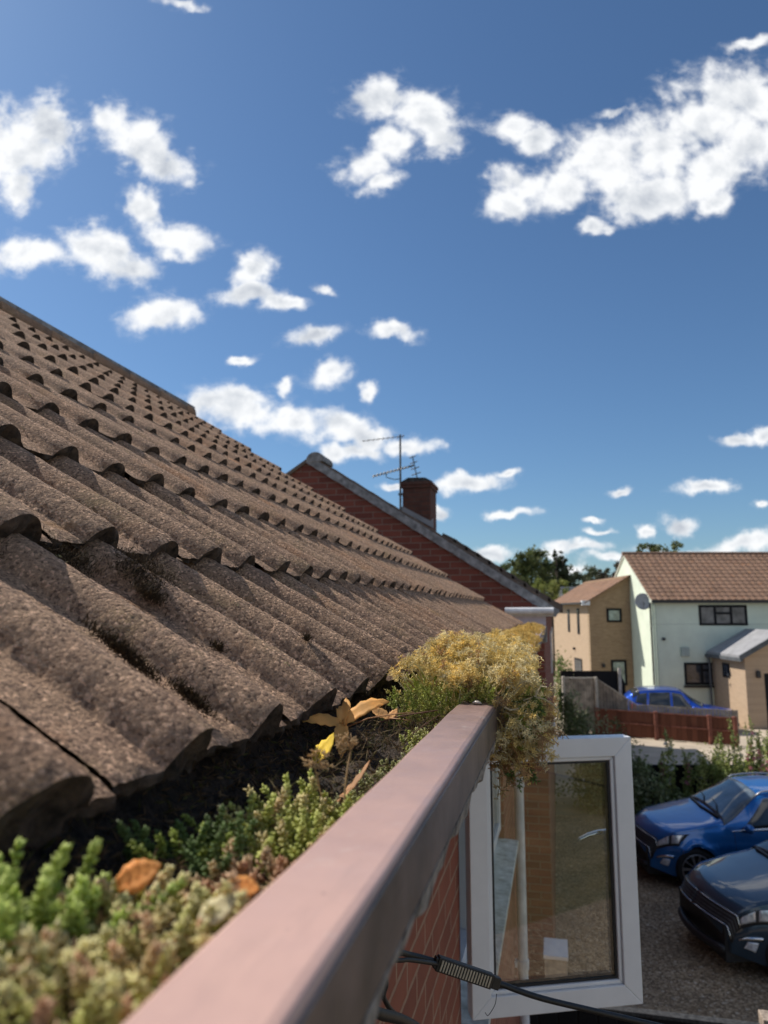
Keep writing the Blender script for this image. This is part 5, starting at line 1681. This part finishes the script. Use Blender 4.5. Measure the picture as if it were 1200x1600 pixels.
for (x, h, lab, fc, dd_) in [(1030, 1.75, 'tall dark stemmed hollyhock with a pale bloom on top against the road shadow', WHT, 17.6),
                       (1018, 1.35, 'dusky hollyhock stem left of the tall dark stemmed one', (.25, .12, .12), 17.5),
                       (1056, 1.45, 'hollyhock with pink blooms beside the road shadow edge', PINK, 17.7),
                       (1078, 1.15, 'short hollyhock with a white bloom above the blue car roof', WHT, 17.6),
                       (1098, 1.40, 'leafy hollyhock with cream buds above the windscreen of the blue car', CREAM, 17.6),
                       (1112, 1.60, 'leafy hollyhock with white blooms near the middle of the fence', WHT, 17.7),
                       (1130, 1.80, 'tall hollyhock topped by a big cream bloom in front of the red fence end', CREAM, 17.6),
                       (1150, 1.85, 'dense green hollyhock with small pink blooms before the porch paving', PINK, 17.7),
                       (1165, 2.00, 'tallest hollyhock rising before the brick porch', PINK, 17.6),
                       (1180, 1.5, 'hollyhock with one large pink bloom right of the tallest one', PINK, 17.7),
                       (1197, 1.25, 'rightmost hollyhock at the edge of the picture', CREAM, 17.6)]:
    hollyhock(rr(x, dd_), dd_, h + (.30 if x > 1085 else .12), lab, fc)
for (x, lab) in ((1088, 'sunlit green shrub in front of the black fence above the blue bonnet'), (1112, 'sunlit green shrub behind the blue car windscreen')):
    shrub('garden_shrub', rr(x, 17.2), 17.2, .7, 1.15, 1700, .075, [(.20, .26, .07), (.28, .32, .10), (.14, .20, .05)], lab)
shrub('garden_shrub', rr(1185, 18.4), 18.4, 1.0, 1.3, 1600, .08, [(.20, .26, .07), (.28, .32, .10)], 'sunlit low shrub behind the right end of the black fence')

# ------------------------------------------------------------------ cars
def interp(x, tab):
    xs = [p[0] for p in tab]; ys_ = [p[1] for p in tab]
    return float(np.interp(x, xs, ys_))
def smooth_tab(tab, n=160):
    xs = np.linspace(tab[0][0], tab[-1][0], n); ys_ = np.interp(xs, [p[0] for p in tab], [p[1] for p in tab])
    k = np.ones(7) / 7
    y2 = np.convolve(np.pad(ys_, 3, mode='edge'), k, 'valid')
    return list(zip(xs, y2))
def make_car(label, loc, rz, mt, L=4.45, W=1.84, H=1.62, suv=True, front_detail=True, group=None):
    """x runs from the nose (0) to the tail (L), y to the right-hand side as one faces the tail, z up"""
    car = thing('parked_car', loc, label, 'car', group, rz)
    hood = .96 if suv else .88
    top = smooth_tab([(0, .56), (.05, .74), (.16, .84), (.35, hood - .02), (.8, hood + .05), (1.12, hood + .11), (1.32, hood + .16), (1.75, hood + .43), (2.05, H - .05), (2.5, H), (3.3, H - .03), (3.85, H - .11), (4.05, H - .25), (4.25, 1.18), (L - .1, 1.05), (L, .62)])
    belt = smooth_tab([(0, .50), (.06, .66), (.3, hood - .13), (1.1, hood - .02), (1.8, hood), (3.4, hood + .06), (4.0, hood + .1), (L - .1, .95), (L, .6)])
    hw = smooth_tab([(0, .66), (.15, .78), (.45, .87), (1, .915), (2.2, .92), (3.4, .915), (4, .87), (L - .1, .80), (L, .70)])
    sc = W / 2 / .92
    wx = (.86, L - .92); ra = .385
    def bottom(x, u):
        z = .20 + .10 * max(0, 1 - x / .35) + .12 * max(0, (x - L + .4) / .4)
        for c_ in wx:
            d = abs(x - c_)
            if d < ra: z = max(z, .34 + sqrt(ra * ra - d * d) - .02)
        return z
    def pt(x, s, side, off=0.0):
        """s in 0..3: 0-1 sill to belt, 1-2 belt to roof edge, 2-3 roof edge to centre line"""
        zt = interp(x, top); zb = min(interp(x, belt), zt - .03); w_ = interp(x, hw) * sc
        z0 = min(bottom(x, s), zb - .02)
        g = max(0, min(1, (zt - zb - .12) / .35))      # how much greenhouse there is
        wr = w_ * (1 - .07 - .22 * g)
        zr = zt - .045 - .02 * g
        if zr < zb + .005: zr = zb + .005
        if s <= 1:
            t = s; z = z0 + (zb - z0) * t
            q = (z - .2) / max(.1, zb - .2)
            y = w_ * (.93 + .07 * sin(pi * min(1, .12 + q * .8))) + .012 * (1 if .62 < q < .70 else 0)
            for c_ in wx:
                d = sqrt((x - c_) ** 2 + (z - .34) ** 2)
                y += .022 * math.exp(-((d - ra - .02) / .06) ** 2)
        elif s <= 2:
            t = s - 1
            y0_ = w_ * (.93 + .07 * sin(pi * min(1, .92)))
            y = y0_ + (wr - y0_) * (t ** .9); z = zb + (zr - zb) * t
            if g > .2: y += .02 * sin(pi * t)
        else:
            t = s - 2
            y = wr * (1 - t) ; z = zr + (zt - zr) * (1 - (1 - t) ** 2.2)
        bow = .32 * max(0, 1 - x / 1.0) * (abs(y) / (W / 2)) ** 2.2 - .14 * max(0, (x - L + .7) / .7) * (abs(y) / (W / 2)) ** 2
        p = Vector((x + bow, side * y, z))
        return p
    def ptn(x, s, side, off):
        p = pt(x, s, side)
        e = .01
        a = pt(min(L, x + e), s, side) - pt(max(0, x - e), s, side)
        c_ = pt(x, min(3, s + .02), side) - pt(x, max(0, s - .02), side)
        n = a.cross(c_)
        if n.length < 1e-9: return p
        n.normalize()
        if n.y * side < -.05 or (abs(n.y) <= .05 and n.z < 0): n = -n
        if n.z < -.7: n = -n
        return p + n * off
    xs = sorted(set([round(v, 4) for v in list(np.linspace(0, .5, 22)) + list(np.linspace(.5, L - .5, 74)) + list(np.linspace(L - .5, L, 16)) + [c_ + q * ra for c_ in wx for q in (-1.001, -.999, -.97, -.9, .9, .97, .999, 1.001)]]))
    ss = list(np.linspace(0, 1, 13)) + list(np.linspace(1, 2, 10))[1:] + list(np.linspace(2, 3, 9))[1:]
    V = []; F = []
    ring_ = [(s, 1) for s in ss] + [(s, -1) for s in reversed(ss[:-1])]
    m = len(ring_)
    for x in xs:
        for s, sd_ in ring_: V.append(tuple(pt(x, s, sd_)))
    for i in range(len(xs) - 1):
        for j in range(m - 1):
            F.append((i * m + j, i * m + j + 1, (i + 1) * m + j + 1, (i + 1) * m + j))
    F.append(tuple(range(m))); F.append(tuple((len(xs) - 1) * m + j for j in reversed(range(m))))
    b = MB(); b.add(V, F)
    body = b.build('body', mt, car, True)
    # underside and wheel housings
    b = MB(); b.box(.12, L - .12, -W / 2 + .28, W / 2 - .28, .17, .62)
    for c_ in wx: b.box(c_ - .40, c_ + .40, -W / 2 + .12, W / 2 - .12, .36, .80)
    b.build('underbody', M['black'], car)
    # sill trim
    def patch(name, mat, quad, side, nu=14, nv=8, off=.006, parent=car, smooth=True):
        """quad: four (x, s) corners, bilinear"""
        vs, fs = [], []
        (a, bq, c_, d) = quad
        for lay in (off, -.004):
            for i in range(nu + 1):
                for j in range(nv + 1):
                    u, v = i / nu, j / nv
                    x = (a[0] * (1 - u) + bq[0] * u) * (1 - v) + (d[0] * (1 - u) + c_[0] * u) * v
                    s = (a[1] * (1 - u) + bq[1] * u) * (1 - v) + (d[1] * (1 - u) + c_[1] * u) * v
                    vs.append(tuple(ptn(x, s, side, lay)))
        n1 = (nu + 1) * (nv + 1)
        for i in range(nu):
            for j in range(nv):
                k = i * (nv + 1) + j
                fs.append((k, k + 1, k + nv + 2, k + nv + 1)); fs.append((n1 + k + nv + 1, n1 + k + nv + 2, n1 + k + 1, n1 + k))
        edge = [i * (nv + 1) for i in range(nu + 1)] + [nu * (nv + 1) + j for j in range(1, nv + 1)] + [i * (nv + 1) + nv for i in range(nu - 1, -1, -1)] + [j for j in range(nv - 1, 0, -1)]
        for q in range(len(edge)):
            e0, e1 = edge[q], edge[(q + 1) % len(edge)]
            fs.append((e0, e1, n1 + e1, n1 + e0))
        b = MB(); b.add(vs, fs)
        return b.build(name, mat, parent, smooth)
    # glass
    for sd_ in (1, -1):
        patch('side_window', M['car_glass'], [(1.62, 1.10), (2.42, 1.06), (2.42, 1.90), (2.08, 1.88)], sd_)
        patch('side_window', M['car_glass'], [(2.50, 1.06), (3.30, 1.08), (3.26, 1.88), (2.50, 1.90)], sd_)
        patch('side_window', M['car_glass'], [(3.38, 1.10), (3.86, 1.22), (3.72, 1.84), (3.34, 1.88)], sd_)
        patch('window_trim', M['chrome'], [(1.45, 1.0), (3.92, 1.04), (3.90, 1.10), (1.50, 1.07)], sd_, nv=2, off=.012)
        patch('sill_trim', M['black'], [(wx[0] + ra + .02, .0), (wx[1] - ra - .02, .0), (wx[1] - ra - .02, .16), (wx[0] + ra + .02, .16)], sd_, nv=2, off=.012)
        for xx in (1.50, 2.46, 3.36):
            patch('door_seam', M['gasket'], [(xx, .18), (xx + .008, .18), (xx + .008, 1.0), (xx, 1.0)], sd_, nu=1, nv=12, off=.0025)
        for xx in (2.22, 3.16):
            p_ = ptn(xx, .86, sd_, .02); b = MB(); b.tube([p_ + Vector((-.10, 0, 0)), p_ + Vector((0, sd_ * .012, 0)), p_ + Vector((.10, 0, 0))], .013, 8); b.build('door_handle', mt, car, True)
        # mirror
        p_ = pt(1.72, 1.08, sd_)
        b = MB(); secs = []
        for k in range(9):
            t = k / 8; r = .085 * sqrt(max(.02, 1 - (2 * t - 1) ** 2))
            secs.append([(p_.x - .02 + r * 1.0 * cos(a) * .9, p_.y + sd_ * (.06 + .20 * t), p_.z + .05 + r * .85 * sin(a)) for a in [2 * pi * q / 14 for q in range(14)]])
        b.loft(secs)
        mir = b.build('wing_mirror', mt, car, True)
        b = MB(); b.tube([(p_.x, p_.y - sd_ * .03, p_.z - .02), (p_.x, p_.y + sd_ * .12, p_.z + .0)], .028, 8); b.build('mirror_arm', M['black'], mir)
        # roof rail
        b = MB(); pts = [ptn(x, 2.04, sd_, .035 if 2.0 < x < 3.75 else .0) for x in np.linspace(1.95, 3.8, 14)]
        b.tube(pts, .015, 6); b.build('roof_rail', M['metal'], car, True)
        # lamps
        if front_detail:
            hl = patch('headlight', M['black'], [(.08, .80), (.56, .74), (.72, 1.02), (.12, 1.40)], sd_, off=.010)
            patch('lamp_lens', M['lamp_glass'], [(.12, .88), (.28, .84), (.32, 1.14), (.16, 1.28)], sd_, off=.018, parent=hl, nu=6, nv=6)
            patch('lamp_lens', M['lamp_glass'], [(.32, .83), (.48, .81), (.60, .99), (.37, 1.10)], sd_, off=.018, parent=hl, nu=6, nv=6)
            patch('fog_lamp', M['lamp_glass'], [(.12, .28), (.24, .22), (.28, .42), (.16, .45)], sd_, off=.012, nu=6, nv=6)
            patch('chrome_strip', M['chrome'], [(.08, .50), (.34, .46), (.34, .53), (.08, .57)], sd_, off=.016, nu=8, nv=2)
        patch('tail_light', M['tail'], [(L - .32, .82), (L - .04, .80), (L - .06, 1.2), (L - .30, 1.15)], sd_, off=.010)
    # windscreen: patches on both halves joined through the crown
    def topglass(name, x0, x1, s0, s1, mat):
        vs, fs = [], []; nu, nv = 14, 12
        for i in range(nu + 1):
            x = x0 + (x1 - x0) * i / nu
            sa = s0 + (s1 - s0) * i / nu
            row = [(sa + (3 - sa) * j / nv, 1) for j in range(nv + 1)] + [(3 - (3 - sa) * j / nv, -1) for j in range(1, nv + 1)]
            for s, sd_ in row:
                p = pt(x, s, sd_); vs.append((p.x - (.012 if x0 < 2 else -.012), p.y, p.z + .010))
        m_ = 2 * nv + 1
        for i in range(nu):
            for j in range(m_ - 1):
                k = i * m_ + j; fs.append((k, k + 1, k + m_ + 1, k + m_))
        b = MB(); b.add(vs, fs)
        o = b.build(name, mat, car, True)
        md = o.modifiers.new('thick', 'SOLIDIFY'); md.thickness = .006; md.offset = 0
        return o
    topglass('windscreen', 1.36, 2.02, 1.55, 2.02, M['screen_glass'])
    topglass('rear_window', L - .52, L - .22, 1.8, 1.6, M['car_glass'])
    # scuttle and wipers
    b = MB()
    b.tube([Vector((pt(1.33, 2.2, -1).x, pt(1.33, 2.2, -1).y, pt(1.33, 2.2, -1).z + .015)), Vector((1.28, 0, pt(1.28, 3, 1).z + .012)), Vector((pt(1.33, 2.2, 1).x, pt(1.33, 2.2, 1).y, pt(1.33, 2.2, 1).z + .015))], .028, 8)
    b.build('scuttle_panel', M['black'], car, True)
    for y_ in (.05, -.55):
        b = MB(); b.tube([(1.36, y_, pt(1.36, 3, 1).z + .03), (1.46, y_ + .3, pt(1.46, 2.7, 1).z + .035), (1.50, y_ + .58, pt(1.50, 2.5, 1).z + .03)], .009, 6)
        b.build('wiper', M['black'], car, True)
    if front_detail:
        # grille across the nose
        for sd_ in (1, -1):
            g = patch('grille', M['black'], [(.006, .45), (.13, .98), (.14, 2.9), (.008, 2.98)], sd_, off=.010, nu=8, nv=18)
            for k in range(5):
                x0_ = .012 + .025 * k
                patch('grille_bar', M['chrome'] if k in (0, 4) else M['metal_dark'], [(x0_, .62 + .05 * k), (x0_ + .007, .62 + .05 * k), (x0_ + .007, 2.97), (x0_, 2.97)], sd_, off=.020, nu=1, nv=20)
        b = MB(); pts = [(.0 + .32 * (abs(y_) / (W / 2)) ** 2.2, y_, .31) for y_ in np.linspace(-.62, .62, 13)]
        b.tube(pts, .055, 8); b.build('lower_intake', M['black'], car, True)
        for sd_ in (1, -1):
            patch('bonnet_seam', M['gasket'], [(.30, 1.55), (1.26, 1.62), (1.26, 1.66), (.30, 1.60)], sd_, off=.0025, nu=16, nv=1)
    # wheels
    for c_ in wx:
        for sd_ in (1, -1):
            yo = sd_ * (W / 2 - .015)
            yi = sd_ * (W / 2 - .23)
            def rgn(rs_):
                return [[(c_ + r * cos(a), y_, .335 + r * sin(a)) for a in [2 * pi * q / 36 for q in range(36)]] for r, y_ in rs_]
            b = MB(); b.loft(rgn([(.23, yi), (.31, yi), (.335, yi + (yo - yi) * .12), (.335, yi + (yo - yi) * .88), (.31, yo), (.245, yo - sd_ * .004), (.235, yo - sd_ * .03), (.20, yi)]), caps=False)
            wh = b.build('wheel', M['tyre'], car, True)
            b = MB(); b.loft(rgn([(.246, yo - sd_ * .002), (.232, yo + sd_ * .002), (.222, yo - sd_ * .02), (.222, yo - sd_ * .10)]), caps=False)
            b.loft(rgn([(.045, yo - sd_ * .005), (.055, yo - sd_ * .03), (.055, yo - sd_ * .08)]))
            for k in range(10):
                a = 2 * pi * k / 10; da = .10 + .05 * (k % 2)
                q = []
                for r, dd_ in ((.045, da * 1.3), (.225, da * .75)):
                    for sg in (-1, 1):
                        q.append((c_ + r * cos(a + sg * dd_ * (.05 / r if r < .1 else 1) * .9), .335 + r * sin(a + sg * dd_ * (.05 / r if r < .1 else 1) * .9)))
                b.prism([q[0], q[1], q[3], q[2]], 1, yo - sd_ * .02, yo - sd_ * .05)
            b.build('alloy_rim', M['alloy'], wh)
            b = MB(); b.loft(rgn([(.225, yo - sd_ * .085), (.02, yo - sd_ * .085), (.02, yo - sd_ * .095), (.225, yo - sd_ * .095)]), caps=True)
            b.build('brake_disc', M['gasket'], wh)
    return car
# heading: local +x runs nose to tail
def place_car(nose_wheel, ang, near_y, **kw):
    """nose_wheel: ground point under the near front hub; ang: direction nose->tail in degrees from +X"""
    a = radians(ang); W_ = kw.get('W', 1.84)
    # local hub point (.86, near_y)
    lx, ly = .86, near_y * (W_ / 2 - .1)
    ox = nose_wheel[0] - (lx * cos(a) - ly * sin(a)); oy = nose_wheel[1] - (lx * sin(a) + ly * cos(a))
    return make_car(loc=(ox, oy, GZ), rz=a, **kw)
place_car((2.15, 13.5), 9, -1, label='metallic blue estate car parked on the gravel behind the dark navy one', mt=M['paint_blue'], group='cars parked on the gravel drive')
place_car((2.74, 10.55), 16, -1, label='dark navy car nearest the open window, with a chrome grille surround', mt=M['paint_navy'], group='cars parked on the gravel drive')
pc = RD(13.75, 28.5, GZ)
make_car('bright blue car beyond the red fence, parked before the green house', (pc[0], pc[1], GZ), YAW + pi - radians(14), M['paint_far'], L=4.15, H=1.62, suv=False)

# ------------------------------------------------------------------ more debris packed under the tile ends
c = Cloud(); n = 9000
Y = -.1 + rng.uniform(0, 1, n) ** 1.2 * 2.2
X = rng.uniform(-.315, -.205, n)
Z = -.166 + .020 * np.clip((.42 - Y) / .12, 0, 1) + .045 * np.clip((-.255 - X) / .06, 0, 1) + .012 * fbm(np.stack([X * 60, Y * 40, X * 0], 1), 2, 21) + rng.uniform(-.004, .012, n)
D = rng.normal(0, 1, (n, 3)); D[:, 2] *= .7
pal = np.array([(.16, .10, .055), (.10, .065, .035), (.22, .15, .08), (.09, .10, .03), (.06, .045, .03)])
c.put(np.stack([X, Y, Z], 1), D, rng.uniform(.004, .013, n), rng.uniform(.0008, .0026, n), pal[rng.integers(0, 5, n)])
o = c.build('moss_debris', M['straw'])
tag(o, 'brown moss and rotted debris packed under the overhanging tile ends', 'moss', kind='stuff')
# lichen crusts and small growths scattered over the tiles
c = Cloud()
for i in range(260):
    k = int(rng.integers(0, 5)); a = GA * (k + rng.uniform(.05, .9)); y = rng.uniform(.2, 4.2)
    _s2 = ((y - Y0) / _tw) % 1.0
    pr = float(profile(np.array([_s2 + OFFS]))[0])
    nn = pr + .026 * (1 - (a - k * GA) / GA)
    m = int(rng.integers(5, 16)); sp_ = rng.uniform(.002, .006)
    aa = a + rng.normal(0, sp_, m); yy = y + rng.normal(0, sp_ * .8, m)
    P = np.stack([EX + ux * aa + nx * (nn + .0004), yy, EZ + uz * aa + nz * (nn + .0004)], 1)
    col = [(.62, .60, .50), (.55, .50, .34), (.40, .38, .20), (.10, .07, .045)][int(rng.integers(0, 4))]
    D = rng.normal(0, 1, (m, 3)); D -= (D @ np.array([nx, 0, nz]))[:, None] * np.array([nx, 0, nz]) * .8
    c.put(P, D, rng.uniform(.002, .005, m), rng.uniform(.001, .003, m), col)
o = c.build('lichen_crusts', M['straw'])
tag(o, 'small pale and dark lichen crusts dotted over the roof tiles', 'lichen', kind='stuff')
